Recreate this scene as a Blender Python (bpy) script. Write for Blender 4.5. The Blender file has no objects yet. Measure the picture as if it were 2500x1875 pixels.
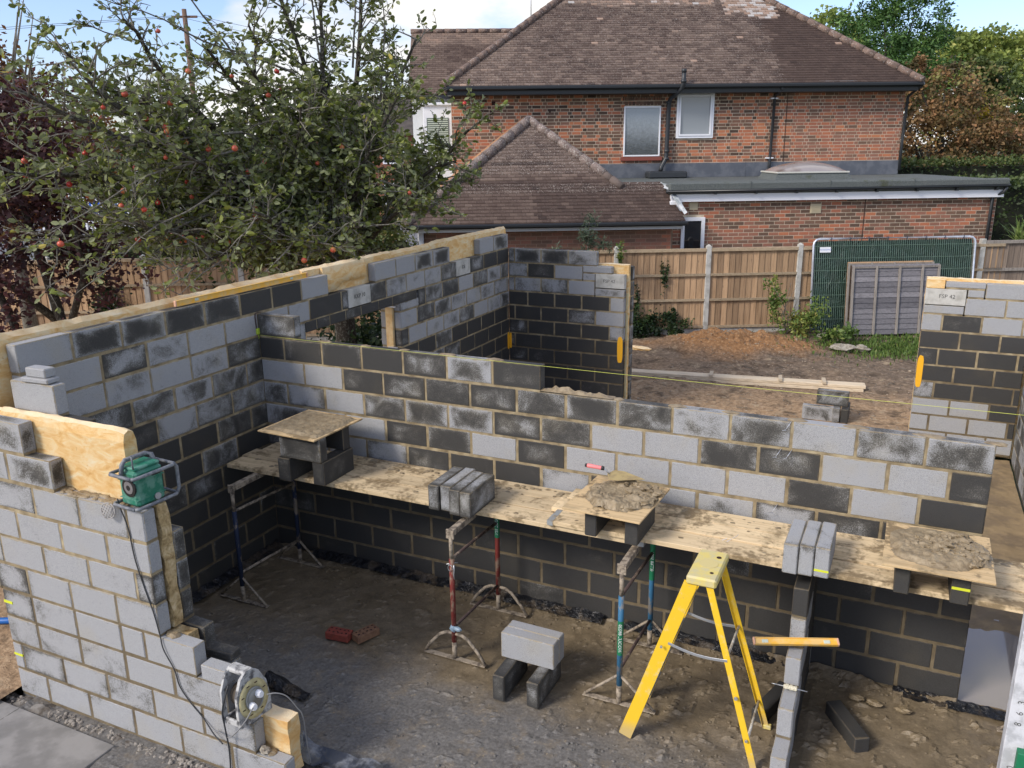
import bpy, bmesh, math, random
import numpy as np
from mathutils import Vector, Matrix, Quaternion, noise as mnoise
random.seed(7)
rng = np.random.default_rng(7)
S = bpy.context.scene
COL = S.collection
R = math.radians

# ------------------------------------------------------------------ camera
CAM = Vector((5.65792, -6.20076, 4.01218))
yaw, pit, rol = -0.441412, -0.277427, -0.012900
rt = Vector((math.cos(yaw), -math.sin(yaw), 0))
fw = Vector((math.sin(yaw)*math.cos(pit), math.cos(yaw)*math.cos(pit), math.sin(pit)))
up = rt.cross(fw)
r2 = math.cos(rol)*rt + math.sin(rol)*up
u2 = -math.sin(rol)*rt + math.cos(rol)*up
cd = bpy.data.cameras.new('camera'); cam = bpy.data.objects.new('camera', cd); COL.objects.link(cam)
m3 = Matrix((r2, u2, -fw)).transposed().to_4x4(); m3.translation = CAM
cam.matrix_world = m3
cd.sensor_width = 36; cd.lens = 36*2047.27/2500; cd.clip_end = 2000; cd.clip_start = 0.05
S.camera = cam

# ------------------------------------------------------------------ light and sky
SUN_EL, SUN_AZ = R(36), R(212)      # azimuth measured clockwise from +Y
sd = Vector((math.sin(SUN_AZ)*math.cos(SUN_EL), math.cos(SUN_AZ)*math.cos(SUN_EL), math.sin(SUN_EL)))
sl = bpy.data.lights.new('sun', 'SUN'); sl.energy = 2.6; sl.angle = R(16); sl.color = (1.0, 0.92, 0.81)
so = bpy.data.objects.new('sun', sl); COL.objects.link(so); so.rotation_euler = (-sd).to_track_quat('-Z', 'Y').to_euler()
W = bpy.data.worlds.new('World'); S.world = W; W.use_nodes = True
nt = W.node_tree; nt.nodes.clear()
def wn(t, **k):
    n = nt.nodes.new(t)
    for a, b in k.items(): setattr(n, a, b)
    return n
sky = wn('ShaderNodeTexSky', sky_type='NISHITA', sun_disc=False, sun_elevation=SUN_EL, sun_rotation=SUN_AZ)
tc = wn('ShaderNodeTexCoord'); mp = wn('ShaderNodeMapping'); mp.inputs['Scale'].default_value = (1, 1, 2.6)
mp.inputs['Location'].default_value = (0.35, 0.1, 0.15)
ns = wn('ShaderNodeTexNoise'); ns.inputs['Scale'].default_value = 2.9; ns.inputs['Detail'].default_value = 9; ns.inputs['Roughness'].default_value = .55
rp = wn('ShaderNodeValToRGB'); rp.color_ramp.elements[0].position = .47; rp.color_ramp.elements[1].position = .585
ns2 = wn('ShaderNodeTexNoise'); ns2.inputs['Scale'].default_value = 3.0; ns2.inputs['Detail'].default_value = 5
rp2 = wn('ShaderNodeValToRGB'); rp2.color_ramp.elements[0].position = .35; rp2.color_ramp.elements[1].position = .65
rp2.color_ramp.elements[0].color = (7.0, 7.0, 7.4, 1); rp2.color_ramp.elements[1].color = (10.6, 10.4, 10.0, 1)
mx = wn('ShaderNodeMix', data_type='RGBA'); bg = wn('ShaderNodeBackground'); bg.inputs['Strength'].default_value = .09
ou = wn('ShaderNodeOutputWorld')
sb = wn('ShaderNodeMix', data_type='RGBA', blend_type='MULTIPLY'); sb.inputs[0].default_value = 1; sb.inputs[7].default_value = (1.55, 1.62, 2.0, 1)
L = nt.links.new
L(tc.outputs['Generated'], mp.inputs[0]); L(mp.outputs[0], ns.inputs[0]); L(mp.outputs[0], ns2.inputs[0]); L(ns.outputs[0], rp.inputs[0]); L(ns2.outputs[0], rp2.inputs[0])
L(sky.outputs[0], sb.inputs[6]); L(rp.outputs[0], mx.inputs[0]); L(sb.outputs[2], mx.inputs[6]); L(rp2.outputs[0], mx.inputs[7]); L(mx.outputs[2], bg.inputs[0]); L(bg.outputs[0], ou.inputs[0])
S.view_settings.view_transform = 'Standard'; S.view_settings.look = 'None'; S.view_settings.exposure = 0.34; S.view_settings.gamma = 1
S.cycles.max_bounces = 6; S.cycles.transparent_max_bounces = 8

# ------------------------------------------------------------------ materials
class T:
    def __init__(s, name):
        s.m = bpy.data.materials.new(name); s.m.use_nodes = True; s.t = s.m.node_tree; s.t.nodes.clear()
        s.o = s.t.nodes.new('ShaderNodeOutputMaterial')
        s.tc = s.t.nodes.new('ShaderNodeTexCoord'); s.geo = s.t.nodes.new('ShaderNodeNewGeometry')
        s.P = s.geo.outputs['Position']
    def n(s, t, ins=(), **k):
        x = s.t.nodes.new(t)
        for a, b in k.items(): setattr(x, a, b)
        for i, v in (ins.items() if isinstance(ins, dict) else enumerate(ins)): s.set(x.inputs[i], v)
        return x
    def set(s, i, v):
        if v is None: return
        if isinstance(v, bpy.types.NodeSocket): s.t.links.new(v, i)
        else:
            if i.type == 'RGBA' and len(v) == 3: v = (*v, 1)
            i.default_value = v
    def noise(s, sc, det=3, ro=.5, vec=None, dist=0):
        return s.n('ShaderNodeTexNoise', {'Vector': vec or s.P, 'Scale': sc, 'Detail': det, 'Roughness': ro, 'Distortion': dist}).outputs[0]
    def voro(s, sc, vec=None, feature='F1', rnd=1):
        return s.n('ShaderNodeTexVoronoi', {'Vector': vec or s.P, 'Scale': sc, 'Randomness': rnd}, feature=feature).outputs
    def math(s, op, a, b=0., c=None, clamp=False):
        x = s.n('ShaderNodeMath', [a, b], operation=op, use_clamp=clamp)
        if c is not None: s.set(x.inputs[2], c)
        return x.outputs[0]
    def ss(s, v, a, b):
        return s.n('ShaderNodeMapRange', {0: v, 1: a, 2: b, 3: 0., 4: 1.}, interpolation_type='SMOOTHSTEP').outputs[0]
    def mix(s, f, a, b, bt='MIX'):
        x = s.n('ShaderNodeMix', data_type='RGBA', blend_type=bt); s.set(x.inputs[0], f); s.set(x.inputs[6], a); s.set(x.inputs[7], b); return x.outputs[2]
    def ramp(s, v, stops):
        x = s.n('ShaderNodeValToRGB', [v]); e = x.color_ramp.elements
        while len(e) > 1: e.remove(e[-1])
        e[0].position = stops[0][0]; e[0].color = (*stops[0][1], 1)
        for p, c in stops[1:]:
            q = e.new(p); q.color = (*c, 1)
        return x.outputs[0]
    def attr(s, name): return s.n('ShaderNodeAttribute', attribute_name=name).outputs['Fac']
    def scale(s, x=1, y=1, z=1, vec=None):
        return s.n('ShaderNodeMapping', {'Vector': vec or s.P, 'Scale': (x, y, z)}).outputs[0]
    def bump(s, h, st=.4, d=.01, nrm=None):
        x = s.n('ShaderNodeBump', {'Strength': st, 'Distance': d, 'Height': h})
        if nrm is not None: s.set(x.inputs['Normal'], nrm)
        return x.outputs[0]
    def done(s, color, rough=.8, bump=None, metal=0., spec=.5, **k):
        b = s.n('ShaderNodeBsdfPrincipled', {'Base Color': color, 'Roughness': rough, 'Metallic': metal, 'Specular IOR Level': spec})
        if bump is not None: s.set(b.inputs['Normal'], bump)
        for a, v in k.items(): s.set(b.inputs[a.replace('_', ' ')], v)
        s.t.links.new(b.outputs[0], s.o.inputs[0]); s.b = b
        return s.m

def m_block(name='block', light=(.345, .350, .358), dark=(.046, .045, .043)):
    t = T(name); tone = t.attr('tone'); pat = t.attr('pat')
    uv = t.n('ShaderNodeUVMap').outputs[0]
    sep = t.n('ShaderNodeSeparateXYZ', [uv]); x, y = sep.outputs[0], sep.outputs[1]
    ex = t.math('MULTIPLY', t.math('ABSOLUTE', t.math('SUBTRACT', x, .5)), 2); ey = t.math('MULTIPLY', t.math('ABSOLUTE', t.math('SUBTRACT', y, .5)), 2)
    edge = t.math('POWER', t.math('MAXIMUM', ex, ey), 3.)                  # 0 centre, 1 rim
    n1 = t.noise(4.2, 7, .66, None, .5); n2 = t.noise(120, 2, .6); n3 = t.noise(420, 1)
    v = t.math('ADD', t.math('MULTIPLY', tone, 1.25), t.math('MULTIPLY', t.math('SUBTRACT', n1, .5), 1.5))
    v = t.math('ADD', v, t.math('MULTIPLY', pat, t.math('SUBTRACT', edge, .35)))
    v = t.math('ADD', v, t.math('MULTIPLY', t.math('SUBTRACT', n2, .5), .75))
    # damp creeps up from the bed joint
    v = t.math('ADD', v, t.math('MULTIPLY', t.ss(t.math('ADD', y, t.math('MULTIPLY', n1, .5)), .42, .2), t.math('MULTIPLY', tone, .5)))
    f = t.ss(v, .30, .98)
    c = t.ramp(f, [(0, light), (.33, (.205, .205, .20)), (.62, (.102, .098, .089)), (1, dark)])
    c = t.mix(t.math('MULTIPLY', t.ss(t.noise(3.1, 3), .5, .75), .4), c, t.mix(f, (.36, .33, .26), (.075, .066, .05)))   # sandy stain
    c = t.mix(1, c, t.ramp(n3, [(.3, (.66, .66, .66)), (.62, (1.16, 1.16, 1.16))]), 'MULTIPLY')
    pit = t.voro(85)[0]; pm = t.ss(pit, .22, .1)
    keep = t.ss(t.noise(60, 1), .5, .62)
    c = t.mix(t.math('MULTIPLY', t.math('MULTIPLY', pm, keep), .75), c, (.03, .03, .032))
    eff = t.math('MULTIPLY', t.ss(t.noise(38, 3), .62, .78), t.math('MULTIPLY', t.math('SUBTRACT', 1., f), .3)); c = t.mix(eff, c, (.42, .43, .44))
    nn = t.noise(17, 4, .65)
    sm = t.math('MAXIMUM', t.ss(t.math('ADD', ex, t.math('MULTIPLY', t.math('SUBTRACT', nn, .5), .16)), .955, .99), t.ss(t.math('ADD', ey, t.math('MULTIPLY', t.math('SUBTRACT', nn, .5), .34)), .915, .98))
    c = t.mix(t.math('MULTIPLY', sm, .8), c, t.mix(f, (.30, .25, .165), (.12, .095, .06)))
    h = t.math('SUBTRACT', t.noise(160, 3, .7), t.math('MULTIPLY', t.math('MULTIPLY', pm, keep), .8))
    return t.done(c, t.n('ShaderNodeMapRange', [f, 0., 1., .93, .62]).outputs[0], t.bump(h, .55, .006), spec=.35)
def m_joint():
    t = T('mortar_joint'); n = t.noise(9, 4); c = t.ramp(n, [(.3, (.15, .115, .065)), (.52, (.29, .23, .135)), (.72, (.42, .35, .22))])
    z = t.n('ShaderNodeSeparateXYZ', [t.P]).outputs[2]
    damp = t.ss(t.math('ADD', z, t.math('MULTIPLY', t.noise(1.3, 3), .6)), 1.55, 1.15)  # height factor: joints turn darker and browner towards the wall foot
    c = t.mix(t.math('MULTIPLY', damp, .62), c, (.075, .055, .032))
    return t.done(c, .9, t.bump(t.noise(150, 3), .7, .006))
def m_simple(name, col, rough=.6, metal=0., nz=0., nsc=20, col2=None, b=0., bsc=60, spec=.5):
    t = T(name); c = col
    if col2: c = t.mix(t.math('MULTIPLY', t.ss(t.noise(nsc, 5, .6), .42, .62), nz or 1.), col, col2)
    return t.done(c, rough, t.bump(t.noise(bsc, 3), b, .004) if b else None, metal, spec)
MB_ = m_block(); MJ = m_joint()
def m_insul():
    t = T('insulation_batt'); w = t.scale(3, 3, 7)
    n = t.noise(2.2, 6, .62, w, .8)
    c = t.ramp(n, [(.25, (.72, .38, .13)), (.40, (.88, .55, .22)), (.56, (.95, .70, .37)), (.75, (.96, .84, .62))])
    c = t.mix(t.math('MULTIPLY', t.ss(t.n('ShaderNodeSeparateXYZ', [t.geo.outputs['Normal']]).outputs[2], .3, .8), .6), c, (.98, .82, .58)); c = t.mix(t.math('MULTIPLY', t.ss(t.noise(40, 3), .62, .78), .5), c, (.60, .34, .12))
    return t.done(c, .95, t.bump(t.noise(90, 5, .7, t.scale(1, 1, 3)), .9, .015), spec=.1)
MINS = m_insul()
MINSD = (lambda t: t.done(t.ramp(t.noise(14, 6, .65, None, .6), [(.3, (.22, .14, .06)), (.5, (.56, .41, .21)), (.7, (.80, .66, .42))]), .95, t.bump(t.noise(60, 5, .7), 1, .02), spec=.1))(T('dirty_insulation_batt'))
MCON = (lambda t: t.done(t.mix(t.ss(t.noise(7, 5, .6), .4, .7), (.50, .49, .45), (.33, .32, .285)), .85, t.bump(t.noise(120, 4), .35, .004)))(T('smooth_concrete'))
def m_board(name, c1, c2, axis='x', dirt=.5):
    t = T(name); sc = (1.2, 22, 22) if axis == 'x' else ((22, 1.2, 22) if axis == 'y' else (22, 22, 1.4))
    g = t.noise(1.6, 6, .6, t.scale(*sc), .5); tn = t.attr('tone')
    c = t.ramp(g, [(.28, c2), (.5, c1), (.72, tuple(min(1, v*1.12) for v in c1))])
    c = t.mix(1, c, t.ramp(tn, [(0, (.62, .61, .60)), (1, (1.18, 1.15, 1.1))]), 'MULTIPLY')
    if dirt:
        d = t.math('ADD', t.noise(3.3, 6, .62, None, .4), t.math('MULTIPLY', t.noise(26, 3), .35))
        f = t.ss(d, .74 - dirt*.12, .80); c = t.mix(t.math('MULTIPLY', f, .9), c, (.20, .145, .08))
        c = t.mix(t.math('MULTIPLY', t.ss(t.noise(5.2, 4), .55, .7), .55), c, (.33, .255, .15))
        spots = t.ss(t.voro(9)[0], .13, .08); c = t.mix(t.math('MULTIPLY', spots, t.ss(t.noise(3), .52, .6)), c, (.22, .16, .09))
    kn = t.ss(t.voro(4.5, t.scale(*(tuple(.5 if a == min(sc) else 1.6 for a in sc))))[0], .09, .04)
    c = t.mix(t.math('MULTIPLY', kn, .6), c, tuple(v*.35 for v in c1))
    return t.done(c, .82, t.bump(g, .3, .004), spec=.25)
MPLANK = m_board('scaffold_board_wood', (.66, .53, .34), (.50, .38, .23), 'x', .85)
MPLY = m_board('plywood', (.56, .42, .24), (.42, .30, .16), 'x', .5)
def m_wetmortar():
    t = T('wet_mortar'); n = t.noise(18, 5, .6)
    c = t.ramp(n, [(.3, (.17, .125, .07)), (.5, (.26, .20, .12)), (.7, (.34, .27, .17))])
    return t.done(c, .45, t.bump(t.noise(70, 5, .65), .6, .01), spec=.5)
MMORT = m_wetmortar()
def m_mud():
    t = T('wet_mud'); P = t.P
    n = t.noise(1.1, 5, .6); n2 = t.noise(7, 6, .65); n3 = t.noise(45, 4, .6)
    c = t.ramp(t.math('ADD', t.math('MULTIPLY', n2, .6), t.math('MULTIPLY', n3, .4)), [(.26, (.095, .072, .044)), (.48, (.170, .132, .082)), (.62, (.22, .172, .108)), (.8, (.29, .235, .16))])
    sx = t.n('ShaderNodeSeparateXYZ', [P]); g = t.ss(t.math('ADD', t.math('MULTIPLY', sx.outputs[1], -1.), t.math('MULTIPLY', n, .9)), 1.45, 2.1)
    grey = t.ramp(n3, [(.3, (.08, .079, .077)), (.6, (.16, .156, .15)), (.8, (.24, .23, .215))])
    c = t.mix(t.math('MULTIPLY', t.math('MULTIPLY', g, t.ss(sx.outputs[0], 5.3, 4.9)), .85), c, grey)
    c = t.mix(t.math('MULTIPLY', t.ss(n2, .52, .64), .35), c, (.20, .155, .10))
    sp = t.ss(t.noise(30, 7, .72), .575, .66); c = t.mix(t.math('MULTIPLY', sp, t.math('MULTIPLY', t.ss(n2, .42, .6), .8)), c, (.34, .27, .17))
    ro = t.n('ShaderNodeMapRange', [t.noise(2.2, 5, .6), .35, .62, .26, .8]).outputs[0]
    return t.done(c, ro, t.bump(t.math('ADD', n3, t.math('MULTIPLY', t.noise(140, 3), .4)), .35, .012), spec=.5)
MMUD = m_mud()
def m_soil():
    t = T('garden_soil'); n = t.noise(.9, 5, .6); n3 = t.noise(16, 6, .7); n4 = t.noise(70, 3)
    dark = t.ramp(n3, [(.3, (.08, .060, .043)), (.55, (.20, .15, .108)), (.75, (.36, .28, .205))])
    och = t.ramp(n3, [(.3, (.22, .14, .075)), (.55, (.44, .295, .17)), (.75, (.60, .44, .28))])
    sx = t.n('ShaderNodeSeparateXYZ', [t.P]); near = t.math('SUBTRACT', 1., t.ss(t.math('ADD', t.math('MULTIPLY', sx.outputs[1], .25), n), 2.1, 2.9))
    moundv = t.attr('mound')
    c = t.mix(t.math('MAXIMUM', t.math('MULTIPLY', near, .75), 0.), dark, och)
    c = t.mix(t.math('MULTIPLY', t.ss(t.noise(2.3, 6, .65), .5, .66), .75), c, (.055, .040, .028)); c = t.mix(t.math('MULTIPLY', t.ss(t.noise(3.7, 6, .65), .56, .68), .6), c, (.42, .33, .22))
    c = t.mix(moundv, c, t.ramp(n3, [(.3, (.17, .085, .038)), (.55, (.34, .185, .085)), (.75, (.56, .36, .20))]))
    c = t.mix(t.ss(t.noise(75, 2), .70, .78), c, (.36, .29, .21))
    return t.done(c, .92, t.bump(t.math('ADD', n3, t.math('MULTIPLY', n4, .5)), .6, .03), spec=.2)
MSOIL = m_soil()
def m_brick():
    t = T('facing_brick'); tn = t.attr('tone'); nn = t.noise(6, 5)
    c = t.ramp(t.math('ADD', tn, t.math('MULTIPLY', t.math('SUBTRACT', t.noise(30, 3), .5), .18)), [(0, (.06, .042, .034)), (.25, (.125, .082, .06)), (.5, (.19, .115, .08)), (.66, (.30, .145, .10)), (.82, (.42, .155, .088)), (1., (.50, .20, .10))])
    c = t.mix(t.math('MULTIPLY', t.ss(nn, .6, .75), .3), c, (.30, .23, .16))
    return t.done(c, .9, t.bump(t.noise(90, 3), .4, .004), spec=.2)
MBR = m_brick()
MBRJ = m_simple('brick_mortar', (.62, .52, .39), .95, col2=(.46, .38, .27), nsc=5)
def m_tile():
    t = T('roof_tile'); tn = t.attr('tone'); nn = t.noise(22, 5, .65)
    c = t.ramp(t.math('ADD', tn, t.math('MULTIPLY', t.math('SUBTRACT', nn, .5), .25)), [(0, (.036, .025, .022)), (.3, (.084, .058, .048)), (.5, (.145, .106, .086)), (.68, (.215, .158, .125)), (.84, (.33, .22, .16)), (1, (.46, .44, .42))])
    li = t.ss(t.math('ADD', t.noise(42, 4, .7), t.math('MULTIPLY', t.attr('pat'), .07)), .63, .74)
    c = t.mix(t.math('MULTIPLY', li, .75), c, (.50, .46, .41))
    return t.done(c, .92, t.bump(nn, .4, .006), spec=.2)
MTILE = m_tile()
MRIDGE = (lambda t: t.done(t.mix(t.ss(t.noise(30, 4, .7), .55, .68), t.ramp(t.noise(9, 5), [(.35, (.11, .078, .065)), (.6, (.20, .135, .105))]), (.42, .40, .36)), .9, t.bump(t.noise(50, 4), .6, .01)))(T('hip_tile'))
MLEAD = m_simple('lead_flashing', (.10, .11, .13), .55, .1, .6, 4, (.17, .18, .20))
MFELT = (lambda t: t.done(t.mix(t.math('MULTIPLY', t.ss(t.noise(1.4, 6, .7), .55, .68), .8), t.ramp(t.noise(60, 3), [(.3, (.065, .075, .072)), (.7, (.14, .155, .15))]), (.05, .055, .02)), .9, t.bump(t.noise(130, 3), .5, .006)))(T('green_mineral_felt'))
MUPVC = m_simple('white_upvc', (.80, .81, .84), .35)
MBLK = m_simple('black_gutter_plastic', (.012, .014, .016), .35)
MBLKR = m_simple('black_painted_pipe', (.03, .034, .038), .45)
def m_glass(name, col, rough=.1, bsc=0):
    t = T(name); return t.done(col, rough, t.bump(t.voro(bsc)[0], .9, .02) if bsc else None, spec=.9)
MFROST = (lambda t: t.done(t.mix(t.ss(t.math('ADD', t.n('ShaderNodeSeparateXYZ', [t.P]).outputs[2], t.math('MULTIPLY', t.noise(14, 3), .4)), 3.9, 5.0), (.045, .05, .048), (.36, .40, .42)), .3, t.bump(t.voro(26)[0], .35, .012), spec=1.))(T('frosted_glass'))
MGREYG = m_glass('grey_blind_glass', (.26, .29, .31), .12)
MDARKG = m_glass('dark_glass', (.02, .022, .026), .06)
MFEN = m_board('fence_board_wood', (.42, .285, .175), (.26, .165, .095), 'z', 0)
MFENR = m_board('fence_rail_wood', (.40, .32, .22), (.27, .20, .13), 'x', 0)
MFENG = m_board('grey_fence_wood', (.23, .185, .15), (.14, .11, .09), 'z', 0)
MLAP = m_board('weathered_lap_wood', (.22, .215, .235), (.14, .135, .15), 'x', 0)
MLAPF = m_board('weathered_frame_wood', (.30, .275, .25), (.19, .17, .15), 'z', 0)
MOLDW = m_board('muddy_timber', (.62, .53, .40), (.42, .34, .24), 'x', 0)
MGALV = m_simple('galvanised_steel', (.66, .70, .78), .35, .5, .5, 8, (.46, .49, .55))
MALU = m_simple('aluminium', (.50, .52, .54), .4, .7)
MSHEET = (lambda t: t.done(t.ramp(t.noise(5, 4), [(.3, (.005, .018, .012)), (.7, (.014, .040, .026))]), .45, t.bump(t.noise(3.5, 5, .6, t.scale(1.6, 1.6, .8), 1.), 1., .08)))(T('green_sheet_plastic'))
def m_paint(name, col):
    t = T(name); f = t.ss(t.noise(14, 5, .65, t.scale(1, 1, .5)), .52, .62)
    return t.done(t.mix(t.math('MULTIPLY', f, .75), col, (.27, .215, .15)), .75, t.bump(t.noise(120, 4), .5, .004))
PRED, PBLU, PDBL, PGRN, PMUD = m_paint('red_paint', (.17, .022, .016)), m_paint('blue_paint', (.03, .14, .26)), m_paint('dark_blue_paint', (.012, .022, .055)), m_simple('green_label', (.01, .17, .075), .5), m_simple('mud_caked_steel', (.36, .30, .225), .9, col2=(.13, .105, .08), nsc=22, b=.6)
PBRN = m_paint('brown_paint', (.07, .045, .04))
MWHT = m_simple('white_lettering', (.8, .8, .8), .6)
def m_ladder():
    t = T('yellow_fibreglass'); c = t.mix(t.math('MULTIPLY', t.ss(t.noise(10, 6, .75), .54, .66), .6), (.78, .50, .025), (.66, .55, .27)); c = t.mix(t.math('MULTIPLY', t.ss(t.noise(34, 5, .7), .64, .7), .7), c, (.38, .32, .2))
    sz = t.n('ShaderNodeSeparateXYZ', [t.P]).outputs[2]
    c = t.mix(t.math('MULTIPLY', t.ss(sz, .16, .03), .7), c, (.42, .34, .2))
    return t.done(c, .5, None, spec=.4)
MLAD = m_ladder()
MLADT = m_simple('pale_yellow_plastic', (.66, .54, .17), .6, col2=(.52, .47, .3), nsc=12, nz=.7)
MRB = m_simple('red_engineering_brick', (.27, .055, .035), .7, col2=(.20, .045, .03), nsc=30, b=.3)
MBB = m_simple('buff_engineering_brick', (.24, .13, .07), .75, col2=(.18, .09, .05), nsc=30, b=.3)
MHOLE = m_simple('brick_hole', (.035, .012, .01), .9)
MDPM = (lambda t: t.done(t.mix(t.ss(t.noise(7, 5), .5, .62), (.010, .011, .014), (.07, .055, .04)), .3, t.bump(t.noise(22, 4, .6, None, .8), .9, .03)))(T('black_polythene'))
def m_leaf(name, stops, tr=.25, rough=.55, under=None):
    t = T(name); tn = t.attr('tone'); c = t.ramp(tn, stops)
    if under: c = t.mix(t.geo.outputs['Backfacing'], c, under)
    t.done(c, rough, spec=.35)
    tl = t.n('ShaderNodeBsdfTranslucent', {'Color': c}); mxs = t.n('ShaderNodeMixShader', [tr, t.b.outputs[0], tl.outputs[0]])
    t.t.links.new(mxs.outputs[0], t.o.inputs[0]); return t.m
LAPP = m_leaf('apple_leaf', [(0, (.060, .078, .016)), (.4, (.145, .180, .036)), (.7, (.25, .285, .060)), (.9, (.38, .37, .08)), (1, (.52, .44, .11))], .32, under=(.27, .30, .15))
LPUR = m_leaf('purple_leaf', [(0, (.028, .013, .015)), (.5, (.085, .034, .036)), (.85, (.17, .065, .06)), (1, (.24, .15, .07))])
LORA = m_leaf('orange_leaf', [(0, (.06, .025, .01)), (.5, (.17, .07, .018)), (.8, (.30, .14, .03)), (1, (.15, .14, .04))])
LBEE = m_leaf('copper_leaf', [(0, (.06, .05, .02)), (.35, (.15, .11, .045)), (.6, (.26, .16, .07)), (.85, (.38, .20, .095)), (1, (.26, .26, .08))])
LCON = m_leaf('conifer_spray', [(0, (.02, .052, .016)), (.5, (.07, .15, .036)), (1, (.16, .28, .07))], .22)
LDEC = m_leaf('green_leaf', [(0, (.09, .12, .03)), (.5, (.24, .31, .075)), (.85, (.42, .45, .12)), (1, (.55, .50, .14))], .35)
LHED = m_leaf('hedge_leaf', [(0, (.016, .030, .010)), (.5, (.055, .088, .026)), (.85, (.13, .165, .045)), (1, (.26, .20, .09))], .25)
LIVY = m_leaf('ivy_leaf', [(0, (.006, .016, .006)), (.6, (.02, .045, .014)), (1, (.06, .10, .025))], .15)
LWEE = m_leaf('weed_leaf', [(0, (.05, .09, .02)), (.5, (.13, .21, .05)), (.85, (.32, .35, .09)), (1, (.35, .30, .08))], .3)
LYUC = m_leaf('sword_leaf', [(0, (.10, .18, .04)), (1, (.42, .50, .16))], .2)
MBARK = (lambda t: t.done(t.mix(t.ss(t.noise(30, 5, .6), .5, .65), (.055, .045, .035), (.17, .165, .135)), .9, t.bump(t.noise(60, 4), .8, .01)))(T('lichened_bark'))
MTWIG = m_simple('twig_bark', (.13, .115, .09), .9, col2=(.22, .21, .18), nsc=30)
MAPP = (lambda t: t.done(t.mix(t.ss(t.noise(9, 3), .48, .68), (.48, .09, .05), (.55, .27, .08)), .35, spec=.5))(T('apple_skin'))
MAPR = m_simple('red_apple_skin', (.50, .022, .022), .3, col2=(.58, .10, .05), nsc=14, nz=.8)
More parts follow.
